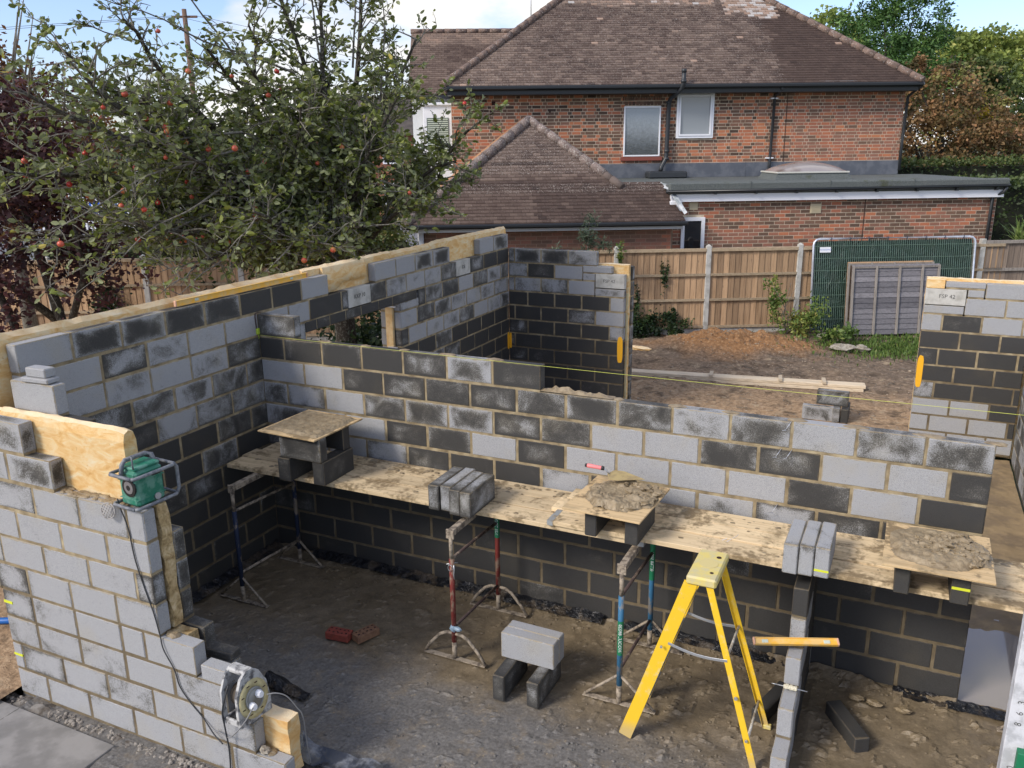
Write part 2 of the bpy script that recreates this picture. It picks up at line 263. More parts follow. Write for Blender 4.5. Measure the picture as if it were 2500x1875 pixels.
# ------------------------------------------------------------------ mesh helpers
class MB:
    def __init__(s): s.v = []; s.f = []; s.t = []; s.p = []; s.mi = []; s.uv = []; s.sm = []
    def add(s, vs, fs, tone=.5, pat=0., mi=0, uvs=None, sm=False, M=None):
        o = len(s.v); s.v += [tuple(M @ Vector(q)) for q in vs] if M is not None else [tuple(q) for q in vs]
        for k, q in enumerate(fs):
            s.f.append([o+i for i in q]); s.t.append(tone); s.p.append(pat); s.mi.append(mi); s.sm.append(sm)
            s.uv.append(uvs[k] if uvs else [(.5, .5)]*len(q))
    def box(s, x0, x1, y0, y1, z0, z1, tone=.5, pat=0., mi=0, M=None, c=0.):
        c = min(c, abs(x1-x0)*.3, abs(y1-y0)*.3, abs(z1-z0)*.3)
        lo = (x0, y0, z0); hi = (x1, y1, z1)
        if c <= 0:
            vs = [(a, b, d) for a in (x0, x1) for b in (y0, y1) for d in (z0, z1)]
            fs = [(0, 1, 3, 2), (4, 6, 7, 5), (0, 4, 5, 1), (2, 3, 7, 6), (0, 2, 6, 4), (1, 5, 7, 3)]
            ax = [(1, 2), (1, 2), (0, 2), (0, 2), (0, 1), (0, 1)]
            uvs = [[((vs[i][a]-lo[a])/((hi[a]-lo[a]) or 1), (vs[i][b]-lo[b])/((hi[b]-lo[b]) or 1)) for i in f] for f, (a, b) in zip(fs, ax)]
            s.add(vs, fs, tone, pat, mi, uvs, False, M); return
        vs = []; idx = {}
        for i in (0, 1):
            for j in (0, 1):
                for k in (0, 1):
                    cor = ((x0, x1)[i], (y0, y1)[j], (z0, z1)[k]); sg = (1-2*i, 1-2*j, 1-2*k)
                    for a in range(3):      # vertex lying on face normal to axis a
                        idx[(i, j, k, a)] = len(vs); vs.append(tuple(cor[q] + (0 if q == a else sg[q]*c) for q in range(3)))
        fs = []; uvs = []
        def pu(f, a, b):
            fs.append(f); uvs.append([(min(1, max(0, (vs[i][a]-lo[a])/(hi[a]-lo[a]))), min(1, max(0, (vs[i][b]-lo[b])/(hi[b]-lo[b])))) for i in f])
        I = lambda i, j, k, a: idx[(i, j, k, a)]
        pu((I(0,0,0,0), I(0,0,1,0), I(0,1,1,0), I(0,1,0,0)), 1, 2); pu((I(1,0,0,0), I(1,1,0,0), I(1,1,1,0), I(1,0,1,0)), 1, 2)
        pu((I(0,0,0,1), I(1,0,0,1), I(1,0,1,1), I(0,0,1,1)), 0, 2); pu((I(0,1,0,1), I(0,1,1,1), I(1,1,1,1), I(1,1,0,1)), 0, 2)
        pu((I(0,0,0,2), I(0,1,0,2), I(1,1,0,2), I(1,0,0,2)), 0, 1); pu((I(0,0,1,2), I(1,0,1,2), I(1,1,1,2), I(0,1,1,2)), 0, 1)
        for j in (0, 1):
            for k in (0, 1):
                f = (I(0,j,k,1), I(1,j,k,1), I(1,j,k,2), I(0,j,k,2)); pu(f if j == k else f[::-1], 0, 2)
        for i in (0, 1):
            for k in (0, 1):
                f = (I(i,0,k,2), I(i,1,k,2), I(i,1,k,0), I(i,0,k,0)); pu(f if i == k else f[::-1], 1, 2)
        for i in (0, 1):
            for j in (0, 1):
                f = (I(i,j,0,0), I(i,j,1,0), I(i,j,1,1), I(i,j,0,1)); pu(f if i == j else f[::-1], 0, 2)
        for i in (0, 1):
            for j in (0, 1):
                for k in (0, 1):
                    f = (I(i,j,k,0), I(i,j,k,1), I(i,j,k,2)); pu(f if (i+j+k) % 2 == 0 else f[::-1], 0, 2)
        s.add(vs, fs, tone, pat, mi, uvs, False, M)
    def tube(s, pts, rad, n=6, tone=.5, mi=0, cap=True, sm=True, pat=0.):
        pts = [Vector(p) for p in pts]
        if not hasattr(rad, '__len__'): rad = [rad]*len(pts)
        o = len(s.v); prev = None
        for i, p in enumerate(pts):
            d = (pts[min(i+1, len(pts)-1)] - pts[max(i-1, 0)]).normalized()
            a = prev if prev is not None else (Vector((0, 0, 1)) if abs(d.z) < .9 else Vector((1, 0, 0)))
            x = d.cross(a).normalized(); y = d.cross(x).normalized(); prev = -y if prev is None else a
            if prev is not a: prev = y.cross(Vector((0,0,0))) if False else prev
            for k in range(n):
                q = 2*math.pi*k/n; s.v.append(tuple(p + rad[i]*(math.cos(q)*x + math.sin(q)*y)))
        def F(f, smm): s.f.append(f); s.t.append(tone); s.p.append(pat); s.mi.append(mi); s.uv.append([(.5, .5)]*len(f)); s.sm.append(smm)
        for i in range(len(pts)-1):
            for k in range(n):
                a = o+i*n+k; b = o+i*n+(k+1) % n; F([a, b, b+n, a+n], sm)
        if cap:
            F([o+k for k in range(n)][::-1], False); F([o+(len(pts)-1)*n+k for k in range(n)], False)
    def build(s, name, mats, parent=None, loc=None):
        me = bpy.data.meshes.new(name); me.from_pydata(s.v, [], s.f)
        mats = mats if isinstance(mats, (list, tuple)) else [mats]
        for m in mats: me.materials.append(m)
        n = len(s.f)
        me.attributes.new('tone', 'FLOAT', 'FACE').data.foreach_set('value', s.t)
        me.attributes.new('pat', 'FLOAT', 'FACE').data.foreach_set('value', s.p)
        me.polygons.foreach_set('material_index', s.mi); me.polygons.foreach_set('use_smooth', s.sm)
        uv = me.uv_layers.new(name='UVMap'); flat = [c for f in s.uv for q in f for c in q]; uv.data.foreach_set('uv', flat)
        me.update()
        return link(name, me, parent, loc)
def link(name, me, parent=None, loc=None):
    o = bpy.data.objects.new(name, me); COL.objects.link(o)
    if parent is not None: o.parent = parent; o.matrix_parent_inverse = Matrix.Translation(-parent.location) if parent.get('_ctr') else Matrix()
    if loc is not None: o.location = loc
    return o
def tag(o, label=None, cat=None, group=None, kind=None):
    if label: o['label'] = label
    if cat: o['category'] = cat
    if group: o['group'] = group
    if kind: o['kind'] = kind
    return o
def thing(name, label, cat, loc=(0, 0, 0), rz=0, group=None):
    """Empty at the base of a thing; parts are modelled in the thing's own frame."""
    o = bpy.data.objects.new(name, None); COL.objects.link(o); o.location = loc; o.rotation_euler = (0, 0, rz); o.empty_display_size = .1
    return tag(o, label, cat, group)
def wthing(name, label, cat, base, group=None):
    """Empty whose parts are modelled in world coordinates."""
    o = thing(name, label, cat, base, 0, group); o['_ctr'] = 1; return o
def copy_thing(o, loc, rz=None, label=None):
    c = o.copy(); COL.objects.link(c); c.location = loc
    if rz is not None: c.rotation_euler = (0, 0, rz)
    if label: c['label'] = label
    for ch in list(o.children):
        d = ch.copy(); COL.objects.link(d); d.parent = c
        for g in list(ch.children):
            e = g.copy(); COL.objects.link(e); e.parent = d
    return c
def npmesh(name, V, F, mat, tone=None, parent=None, smooth=False):
    """Fast mesh of quads/tris from numpy arrays."""
    me = bpy.data.meshes.new(name); V = np.asarray(V, np.float32); F = np.asarray(F, np.int32); k = F.shape[1]
    me.vertices.add(len(V)); me.vertices.foreach_set('co', V.ravel())
    me.loops.add(F.size); me.loops.foreach_set('vertex_index', F.ravel())
    me.polygons.add(len(F)); me.polygons.foreach_set('loop_start', np.arange(0, F.size, k, dtype=np.int32))
    try: me.polygons.foreach_set('loop_total', np.full(len(F), k, np.int32))
    except Exception: pass
    if tone is not None: me.attributes.new('tone', 'FLOAT', 'FACE').data.foreach_set('value', np.asarray(tone, np.float32))
    me.polygons.foreach_set('use_smooth', np.full(len(F), smooth))
    me.materials.append(mat); me.update(calc_edges=True); me.validate()
    return link(name, me, parent)
def grid(x0, x1, y0, y1, step, fz):
    nx = max(2, int(round((x1-x0)/step))+1); ny = max(2, int(round((y1-y0)/step))+1)
    X, Y = np.meshgrid(np.linspace(x0, x1, nx), np.linspace(y0, y1, ny)); Z = fz(X, Y)
    V = np.stack([X.ravel(), Y.ravel(), Z.ravel()], 1); i = np.arange(nx*ny).reshape(ny, nx)
    F = np.stack([i[:-1, :-1].ravel(), i[:-1, 1:].ravel(), i[1:, 1:].ravel(), i[1:, :-1].ravel()], 1)
    return V, F
def vnoise(X, Y, sc, seed=0, oct=4, ro=.5):
    """value noise, numpy, roughly -1..1"""
    out = np.zeros(np.shape(X)); amp = 1; tot = 0
    for o in range(oct):
        g = np.random.default_rng(seed*31+o).uniform(-1, 1, (64, 64)); x = np.asarray(X)*sc*2**o; y = np.asarray(Y)*sc*2**o
        xi = np.floor(x).astype(int); yi = np.floor(y).astype(int); fx = x-xi; fy = y-yi; fx = fx*fx*(3-2*fx); fy = fy*fy*(3-2*fy)
        a = g[yi % 64, xi % 64]; b = g[yi % 64, (xi+1) % 64]; c = g[(yi+1) % 64, xi % 64]; d = g[(yi+1) % 64, (xi+1) % 64]
        out += amp*((a*(1-fx)+b*fx)*(1-fy)+(c*(1-fx)+d*fx)*fy); tot += amp; amp *= ro
    return out/tot*1.6
def ss(x, a, b):
    q = np.clip((x-a)/(b-a), 0, 1); return q*q*(3-2*q)

# ------------------------------------------------------------------ block walls
CH = .225; G = .0075
def course(mb, axis, face0, face1, z0, joints, tones, pats=None, par=0, ht=CH, cap=True):
    """one course of blocks: joints = list of positions along the wall, face0/face1 = the two faces across"""
    for i in range(len(joints)-1):
        a, b = joints[i]+G, joints[i+1]-G
        if i == 0: a = joints[0]
        if i == len(joints)-2: b = joints[-1]
        if b-a < .02: continue
        tn = tones[i % len(tones)]; pt = pats[i % len(pats)] if pats else random.uniform(-.55, .55)
        j = random.uniform(-.0015, .0015); A = (a, b, face0+j, face1+j) if axis == 'x' else (face0+j, face1+j, a, b)
        mb.box(*A, z0+G+rt_(-.002, .002), z0+ht-G+rt_(-.002, .002), tn, pt, 0, c=rt_(.004, .011))
    e = .006 + .001*(par % 2); a, b = joints[0]+e, joints[-1]-e
    lo, hi = face0+.004+.001*(par % 2), face1-.004-.001*(par % 2)
    A = (a, b, lo, hi) if axis == 'x' else (lo, hi, a, b)
    mb.box(*A, z0-.012, z0+ht-.010, .5, 0, 1)
def run(a, b, first, L=.45):
    """joint positions from a to b with the first joint at `first`"""
    out = [a]; q = first
    while q < b-.06:
        if q > a+.05: out.append(q)
        q += L
    out.append(b); return out
def rt_(lo, hi): return random.uniform(lo, hi)
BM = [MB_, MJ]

# --- middle spine wall (runs along x, face y=0)
AM = .293; XE = 6.34
T1 = [.8, .75, .82, 1.05, .62, .42]
T2 = [.12, .2, .75, .62, .68, .66, .58, .64, .55, .32, .5, .25, .45, .5]
T3 = [.5, .3, .08, .6, .55, .45, .62, .6, .08, .08, .66, .62, .02, .02, .75]
T4 = [.45, .2, .1, .75, .72, .0, .78, .12, .08, .02, .1, .75, .12, 1.1]
T5 = [.6, .2, .08, .3, .65, .8, .8, .3, .7, .08, .3, .4, .7, 1.]
mb = MB()
for row, tl in enumerate([T1, T2, T3, T4, T5]):
    z = 2.25-CH*(row+1); off = 0 if row % 2 == 0 else .225
    js = run(0, 2.99 if row == 0 else XE, AM+off)
    if row == 2: js[-2] = 6.09
    course(mb, 'x', 0, .1, z, js, tl, par=row)
for row in range(5, 10):
    js = run(0, XE, AM+(0 if row % 2 == 0 else .225))
    course(mb, 'x', 0, .1, 2.25-CH*(row+1), js, [rt_(.85, 1.15) if random.random() < .93 else .6 for _ in js], par=row)
course(mb, 'x', 0, .1, 2.25, [.0, .44], [.5], [.3], par=3)                    # first block of the next course
SPINE = thing('block_wall', 'long low inner wall of grey blocks behind the scaffold boards, its top course half laid', 'wall', (0, 0, 0))
mb.build('blockwork', BM, SPINE)
mm = MB()                                                                       # fresh mortar bed spread on the wall top
def lump(mb, cx, cy, cz, rx, ry, rz, seed=0, n=10, m=6, tone=.5, rough=.35, mi=0):
    o = len(mb.v); rr = random.Random(seed)
    vs = []; 
    for j in range(m+1):
        ph = math.pi*j/m
        for i in range(n):
            th = 2*math.pi*i/n; d = Vector((math.sin(ph)*math.cos(th), math.sin(ph)*math.sin(th), math.cos(ph)))
            k = 1+rough*mnoise.noise(d*1.7+Vector((seed*3.1, 0, 0)))+rough*.5*mnoise.noise(d*4+Vector((seed, 7, 0)))
            vs.append((cx+rx*d.x*k, cy+ry*d.y*k, cz+rz*d.z*k))
    fs = [[j*n+i, (j+1)*n+i, (j+1)*n+(i+1) % n, j*n+(i+1) % n] for j in range(m) for i in range(n)]
    mb.add(vs, fs, tone, 0, mi, None, False)
V, F = grid(2.98, 3.62, .002, .098, .012, lambda X, Y: 2.026+.028*np.clip(1.1-abs(Y-.05)/.045, 0, 1)*(1+.7*vnoise(X, Y, 18, 3))*ss(X, 3.62, 3.45)*(.6+.4*ss(X, 2.98, 3.05)))
npmesh('fresh_mortar_bed', V, F, MMORT, None, SPINE)
for k, x in enumerate([AM+.225+.45*i for i in range(6, 14)]):
    if x < 3.6: continue
    lump(mm, x+rt_(-.03, .03), .05, 2.018, rt_(.05, .11), .04, .012, k)
for x in [AM+.45*i for i in range(1, 6)]: lump(mm, x+rt_(-.02, .02), .05, 2.243, rt_(.05, .09), .04, .012, int(x*10))
mm.build('mortar_droppings', MMORT, SPINE)
# wire ties poking out of the beds
tm = MB()
for (x, z) in ((5.01, 2.02), (5.03, 1.80), (4.955, 1.80), (4.96, 1.35)):
    tm.tube([(x, 0, z), (x-.03, -.06, z-.05), (x-.02, -.055, z-.055), (x-.055, -.05, z-.06), (x-.03, -.06, z-.048)], .0022, 5)
tm.build('wall_tie', MGALV, SPINE)

# --- left long cavity wall (runs along y; inner face x=0)
YL = -2.463; YB = 5.705
LW = thing('block_wall', 'tall cavity wall running from front left to far corner, yellow insulation strip along its top', 'wall', (0, YL, 0))
LW['_ctr'] = 1
mb = MB()
def yj(k): return YL+.45*k
OP0, OP1 = .85, 2.54                                                            # window opening
top = [.12, .58, .55, .7, .66, .95, .95, .1]
course(mb, 'y', -.1, 0, 2.475, [yj(k) for k in range(9)], top, [.3, -.9, -.8, -.7, -.6, 0, 0, .2], par=0)
course(mb, 'y', -.1, 0, 2.475, [yj(k) for k in range(10, 15)], [.1, .12, .48, .52], [.1, .1, -.8, -.8], par=0)
course(mb, 'y', -.1, 0, 2.475, [yj(16), yj(17), yj(18)+.05], [.1, .5], [.1, -.7], par=0)
# course below, with the two concrete padstones and cuts
js = [YL]+[yj(k)+.225 for k in range(0, 8)]+[1.14, 1.38, 1.49, 1.93, 2.25, 2.70, 3.15, 3.60, 4.01, 4.43, 4.85, 5.30, YB]
js = sorted(j for j in js if not (1.14 < j < 1.38 and False))
tl = [.12, .12, .45, .35, .06, .06, .12, .12, .8, .8, .4, -9, .6, .35, .1, .3, .55, -9, .55, .9, .9]
js = [YL, -2.24, -1.79, -1.34, -.89, -.44, .01, .46, .80, 1.36, 1.48, 1.93, 2.26, 2.71, 3.16, 3.59, 4.01, 4.43, 4.86, 5.31, YB]
tl = [.12, .12, .45, .35, .06, .06, .12, .15, .95, .55, -9, .62, .38, .1, .3, .52, -9, .6, .95, .95]
PADS = []
for i in range(len(js)-1):
    if tl[i] == -9: PADS.append((js[i], js[i+1])); continue
course(mb, 'y', -.1, 0, 2.25, js[:11], tl[:10], par=1); course(mb, 'y', -.1, 0, 2.25, js[11:17], tl[11:16], par=1); course(mb, 'y', -.1, 0, 2.25, js[17:], tl[17:], par=1)
# lower courses 0..9, opening from z .9 to 2.12
for r in range(10):
    z = r*CH; off = 0 if r % 2 == 0 else .225
    if r == 9: t = lambda: random.choice([.15, .3, .35, .45, .55])
    elif r == 8: t = lambda: random.choice([.15, .35, .5, .6])
    elif r == 7: t = lambda: random.choice([.1, .3, .45, .6, .7])
    elif r == 6: t = lambda: random.choice([.4, .6, .95, .95])
    elif r == 5: t = lambda: random.choice([.55, .95, 1., 1.])
    elif r == 4: t = lambda: random.choice([.65, 1., 1.])
    else: t = lambda: random.choice([.8, 1.05, 1.1])
    def tf(n): return [t() for _ in range(n)]
    js = run(YL, YB, YL+(.45 if off == 0 else .225))
    if r in (4, 5, 6, 7, 8, 9):
        a = [j for j in js if j < OP0-.1]+[OP0]; b = [OP1]+[j for j in js if j > OP1+.12]
        if r == 9:
            b = [2.99]+[j for j in js if j > 3.1]; a = [j for j in js if j < .6]+[.71]
        course(mb, 'y', -.1, 0, z, a, tf(len(a)), par=r)
        fb = [random.choice([.1, .3, .5, .6]) if r > 6 else (random.choice([.55, .95, .95, 1.05])) for _ in b]
        course(mb, 'y', -.1, 0, z, b, fb, par=r)
    else: course(mb, 'y', -.1, 0, z, js, tf(len(js)), par=r)
course(mb, 'y', -.1, 0, 2.025, [2.54, 2.99], [.3], par=4, ht=.115)
mb.build('inner_leaf', BM, LW)
lm = MB()
lj = [.71, .90, 1.13, 1.42, 1.72, 2.08, 2.38, 2.95]
lt = [.9, .75, .95, .7, .9, 1., .75]
for i in range(7): lm.box(-.1+.001, -.001, lj[i]+.003, lj[i+1]-.003, 2.135, 2.247, lt[i], .2, 0, c=.006)
lm.box(-.096, -.005, .715, 2.945, 2.139, 2.243, 1, 0, 1)
lm.build('lintel', BM, LW)
TXT = {}
def text_mesh(s, size, ex=.001):
    k = (s, size, ex)
    if k not in TXT:
        cu = bpy.data.curves.new('t', 'FONT'); cu.body = s; cu.size = size; cu.extrude = ex; cu.align_x = 'CENTER'; cu.align_y = 'CENTER'; cu.resolution_u = 2
        o = bpy.data.objects.new('t', cu); COL.objects.link(o); bpy.context.view_layer.update()
        me = bpy.data.meshes.new_from_object(o.evaluated_get(bpy.context.evaluated_depsgraph_get())); bpy.data.objects.remove(o); me.materials.clear(); TXT[k] = me
    return TXT[k]
def text(name, s, size, mat, M, parent, ex=.001):
    me = text_mesh(s, size, ex).copy(); me.transform(M); me.materials.append(mat); me.name = name
    return link(name, me, parent)
MINK = m_simple('stamped_lettering', (.10, .10, .095), .9)
for (a, b), s in zip(PADS, ('KKP 10', 'IDE')):
    pm = MB(); pm.box(-.1, .0, a+.004, b-.004, 2.25+G, 2.475-G, .3, 0, 0, c=.004); po = pm.build('padstone', MCON, LW)
    text('lettering', s, .07, MINK, Matrix(((0, 0, 1, .0012), (1, 0, 0, (a+b)/2), (0, 1, 0, 2.37), (0, 0, 0, 1))), po)
    po.children[0].matrix_parent_inverse = Matrix()
    po.children[0].matrix_parent_inverse = Matrix()
def batt(name, x0, x1, y0, y1, z0, z1, parent, mat=MINS, step=.06, amp=.008, seed=1, c=.012):
    bm = bmesh.new(); bmesh.ops.create_cube(bm, size=1)
    for v in bm.verts: v.co = Vector(((x0, x1)[v.co.x > 0], (y0, y1)[v.co.y > 0], (z0, z1)[v.co.z > 0]))
    for _ in range(3):
        es = [e for e in bm.edges if e.calc_length() > step*2]
        if not es: break
        bmesh.ops.subdivide_edges(bm, edges=es, cuts=2, use_grid_fill=True)
    for v in bm.verts:
        p = v.co*9+Vector((seed, 0, 0)); v.co += Vector((mnoise.noise(p), mnoise.noise(p+Vector((5, 0, 0))), mnoise.noise(p+Vector((0, 9, 0)))))*amp + Vector((mnoise.noise(p*4), mnoise.noise(p*4+Vector((5, 0, 0))), mnoise.noise(p*4+Vector((0, 9, 0)))))*amp*.6
    me = bpy.data.meshes.new(name); bm.to_mesh(me); bm.free(); me.materials.append(mat)
    o = link(name, me, parent); return o
def strip(name, x0, x1, y0, y1, z0, ztop, parent, axis='y', mat=MINS, step=.07, seed=1):
    """insulation batt with a wavy fibrous top; ztop(t) gives its height"""
    a, b = (y0, y1) if axis == 'y' else (x0, x1); n = max(4, int((b-a)/step)); vs = []; fs = []
    prof = [(-.5, 0.), (-.5, .5), (-.5, .93), (-.34, .985), (0, 1.), (.34, .985), (.5, .93), (.5, .5), (.5, 0.)]; m = len(prof)
    c, w = ((x0+x1)/2, x1-x0) if axis == 'y' else ((y0+y1)/2, y1-y0)
    for i in range(n+1):
        t = a+(b-a)*i/n; zt = ztop(t)
        for k, (px, pz) in enumerate(prof):
            nz = mnoise.noise(Vector((t*7, px*3, pz*2+seed)))*.012+mnoise.noise(Vector((t*27, px*9, pz*5+seed)))*.008
            q = c+px*w*(.985)+nz*.4*(1 if pz > .5 else .3); z = z0+(zt-z0)*pz + nz*(1. if pz > .9 else 0)
            vs.append((q, t, z) if axis == 'y' else (t, q, z))
    for i in range(n):
        for k in range(m-1):
            f = [i*m+k, i*m+k+1, (i+1)*m+k+1, (i+1)*m+k]; fs.append(f if axis == 'y' else f[::-1])
    mb = MB(); mb.add(vs, fs, sm=False); mb.add(vs[:m], [list(range(m))]); mb.add(vs[-m:], [list(range(m))[::-1]])
    return mb.build(name, mat, parent)
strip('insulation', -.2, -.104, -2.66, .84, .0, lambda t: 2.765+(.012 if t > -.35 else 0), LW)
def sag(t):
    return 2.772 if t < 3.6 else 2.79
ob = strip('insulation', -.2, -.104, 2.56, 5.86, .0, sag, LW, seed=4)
# batt above the opening whose lower edge hangs loose
sm_ = MB(); n = 30; a0, a1 = .845, 2.555; vs = []; fs = []
for i in range(n+1):
    t = a0+(a1-a0)*i/n; low = 2.27
    ztop = 2.778+mnoise.noise(Vector((t*9, 0, 0)))*.012
    for (x, z) in ((-.2, low), (-.2, ztop-.02), (-.152, ztop), (-.104, ztop-.02), (-.104, low)): vs.append((x, t, z+mnoise.noise(Vector((t*14, x*30, z)))*.006))
for i in range(n):
    for k in range(5): fs.append([i*5+k, i*5+(k+1) % 5, (i+1)*5+(k+1) % 5, (i+1)*5+k])
sm_.add(vs, fs); sm_.add(vs[:5], [list(range(5))]); sm_.add(vs[-5:], [list(range(5))[::-1]]); sm_.build('insulation', MINS, LW)
pk = MB()                                                                       # peeled batt face bulging over the blocks
N = 24; vs = []; fs = []
for i in range(N+1):
    t = 1.14+(1.92-1.14)*i/N; q = i/N; lo = 2.49+.0*q - .018*math.exp(-((q-.12)/.08)**2) + .05*math.sin(min(1, max(0, (q-.25)/.75))*math.pi*.5)
    lo = 2.478 if q < .18 else 2.478+.075*ss(q, .18, .45)*1.
    for (x, z) in ((-.1, 2.765), (-.07+.01*mnoise.noise(Vector((t*9, 2, 0))), 2.755), (-.055+.02*mnoise.noise(Vector((t*6, 0, 0))), (2.755+lo)/2), (-.04, lo+.01), (-.1, lo)): vs.append((x, t, z+mnoise.noise(Vector((t*12, x*20, z*5)))*.006))
for i in range(N):
    for k in range(4): fs.append([i*5+k, i*5+k+1, (i+1)*5+k+1, (i+1)*5+k])
pk.add(vs, fs, sm=True); pk.add(vs[:5], [list(range(5))]); pk.add(vs[-5:], [list(range(5))[::-1]]); pk.build('insulation', MINS, LW)
ol = MB()
for r in range(11):
    z = r*CH; js = run(-2.65, 6.02, -2.4+(.225 if r % 2 else 0))
    if 4 <= r <= 9:
        course(ol, 'y', -.3, -.2, z, [j for j in js if j < .75]+[.85], [.1, .15, .4], par=r); course(ol, 'y', -.3, -.2, z, [2.54]+[j for j in js if j > 2.65], [.1, .15, .3], par=r)
    elif r == 10: course(ol, 'y', -.3, -.2, z, js[1:], [.1, .2], par=r)
    else: course(ol, 'y', -.3, -.2, z, js, [.15, .3], par=r)
ol.build('outer_leaf', BM, LW)
cc = MB()                                                                       # insulated cavity closer standing in the far window jamb
cc.box(-.2, -.102, 2.50, 2.56, .9, 2.12); cc.build('cavity_closer', m_simple('closer_insulation', (.80, .58, .30), .9, col2=(.72, .46, .2), nsc=12, b=.5), LW)
gk = MB()
for q in ((2.10, .99), (1.575, .9)): gk.box(-.17, -.04, 2.47, 2.50, q[0]-.012, q[0]+.006)
gk.build('wall_tie', MGALV, LW)
ym = m_simple('yellow_marker', (.62, .66, .03), .8); yq = m_simple('yellow_spray_paint', (.85, .42, .01), .7, col2=(.70, .40, .03), nsc=30, nz=.4)
mk = MB(); mk.box(-.19, -.12, 2.494, 2.499, 1.80, 1.812)
def spray(mb, a0, a1, z0, z1, d, axis='x'):
    n = 36; pts = []
    for i in range(n):
        q = 2*math.pi*i/n; ca, sa = math.cos(q), math.sin(q); k = 1+.06*mnoise.noise(Vector((ca*3+z0*9, sa*3, a0)))
        u = (a0+a1)/2+(a1-a0)/2*k*math.copysign(abs(ca)**.55, ca); z = (z0+z1)/2+(z1-z0)/2*k*math.copysign(abs(sa)**.5, sa); pts.append((u, z))
    f = (lambda u, z, e: (u, d-e, z)) if axis == 'x' else (lambda u, z, e: (d+e, u, z))
    mb.add([f(u, z, .0035) for u, z in pts]+[f(u, z, -.001) for u, z in pts], [list(range(n))]+[[i, (i+1) % n, n+(i+1) % n, n+i] for i in range(n)])
gp = MB(); spray(gp, YB-.075, YB-.005, .86, 1.13, .0, 'y'); gp.build('spray_mark', yq, LW)

# --- back corner wall (runs along x at y=YB)
BW = thing('block_wall', 'short far return wall of mostly dark wet blocks meeting the tall left wall in the corner', 'wall', (0, YB, 0)); BW['_ctr'] = 1
mb = MB(); bB = .102
def bj(off, end): return run(0, end, bB+off)
rows = [(2.25, 0, 1.46, [.5, .3, .3, .15]), ]
course(mb, 'x', YB, YB+.1, 2.25, [0, bB, bB+.45, bB+.9, 1.46], [.5, .55, .6, .35], [0, -.6, -.6, -.3], par=1)
course(mb, 'x', YB, YB+.1, 2.025, [0, bB+.225, bB+.675, 1.235], [.35, .78, .05], par=0)
course(mb, 'x', YB, YB+.1, 2.145, [1.24, 1.70], [.1], par=3, ht=.115); course(mb, 'x', YB, YB+.1, 2.025, [1.24, 1.435], [.1], par=2, ht=.12)
course(mb, 'x', YB, YB+.1, 1.80, [0, bB, bB+.45, bB+.9, 1.43], [.35, .35, .4, .05], par=1)
course(mb, 'x', YB, YB+.1, 1.80, [1.44, 1.9], [.3], par=3, ht=.125)
BT = {1.575: ([1.1, 1.05, 1.05, 1.05, .18], .225), 1.35: ([1.05, 1.05, 1.0, .45, .1], 0), 1.125: ([.6, 1.05, 1.05, 1.0, .35], .225), .9: ([.7, .85, 1., 1.02, .98], 0), .675: ([.7, .75, 1., 1., .9], .225)}
for i, (z, (tl, off)) in enumerate(BT.items()): course(mb, 'x', YB, YB+.1, z, bj(off, 1.9), tl, [.3]*6, par=i)
for i, z in enumerate((.45, .225, .0)): course(mb, 'x', YB, YB+.1, z, bj(0 if i % 2 == 0 else .225, 1.9), [1, .9, 1.1, .8], par=i+1)
mb.build('inner_leaf', BM, BW)
pm = MB(); pm.box(1.445, 1.9, YB-.001, YB+.099, 1.93, 2.14, .5, c=.004); po = pm.build('padstone', MCON, BW)
text('lettering', 'FSP 42', .07, MINK, Matrix(((1, 0, 0, 1.66), (0, 0, -1, YB-.002), (0, 1, 0, 2.035), (0, 0, 0, 1))), po)
batt('insulation', 0.02, 1.93, YB+.104, YB+.198, 0, 2.28, BW, seed=3)
mb = MB()
for r in range(10): course(mb, 'x', YB+.2, YB+.3, r*CH, run(-.1, 1.96, .1+(.225 if r % 2 else 0)), [.3, .5, .4], par=r)
mb.build('outer_leaf', BM, BW)
gp = MB(); spray(gp, 1.81, 1.895, .8, 1.2, YB); spray(gp, .005, .04, .87, 1.12, YB); gp.build('spray_mark', yq, BW)
fm = MB()
for k in range(24): fm.box(1.905, 1.925+.01*random.random(), YB+.085+rt_(0, .02), YB+.115, .08*k, .08*k+.09)
fm.build('insulation', m_simple('expanding_foam', (.70, .58, .32), .9, b=.6), BW)

# --- right return wall
RW = thing('block_wall', 'block return wall at the right, light grey courses above a band of dark wet ones', 'wall', (5.92, YB, 0)); RW['_ctr'] = 1
mb = MB(); x0, x1 = 5.92, 7.13
course(mb, 'x', YB, YB+.1, 2.20, [6.14, 6.59], [.05], par=1, ht=.085); course(mb, 'x', YB, YB+.1, 2.085, [6.595, x1], [.02, .05], par=0, ht=.2); course(mb, 'x', YB, YB+.1, 2.085, [6.40, 6.585], [.05], par=2, ht=.115)
course(mb, 'x', YB, YB+.1, 1.86, [6.39, 6.84, x1], [.05, .1], par=1); course(mb, 'x', YB, YB+.1, 1.86, [x0, 6.38], [.05], par=3, ht=.115)
RT = [(1.635, [x0, 6.15, 6.6, 7.05, x1], [.2, .8, .1, .3]), (1.41, [x0, 6.375, 6.83, x1], [.95, .98, .95]), (1.185, [x0, 6.15, 6.6, 7.05, x1], [.75, .98, .95, .9]), (.96, [x0, 6.36, 6.82, x1], [.9, 1., 1.]),
      (.735, [x0, 6.15, 6.6, 7.06, x1], [.4, .95, 1., 1.]), (.51, [x0, 6.36, 6.82, x1], [.08, .1, .9]), (.285, [x0, 6.14, 6.6, 7.05, x1], [.08, .05, .1, .8]), (.06, [x0, 6.37, 6.83, x1], [.05, .1, .12])]
for i, (z, js, tl) in enumerate(RT): course(mb, 'x', YB, YB+.1, z, js, tl, [.15]*4, par=i)
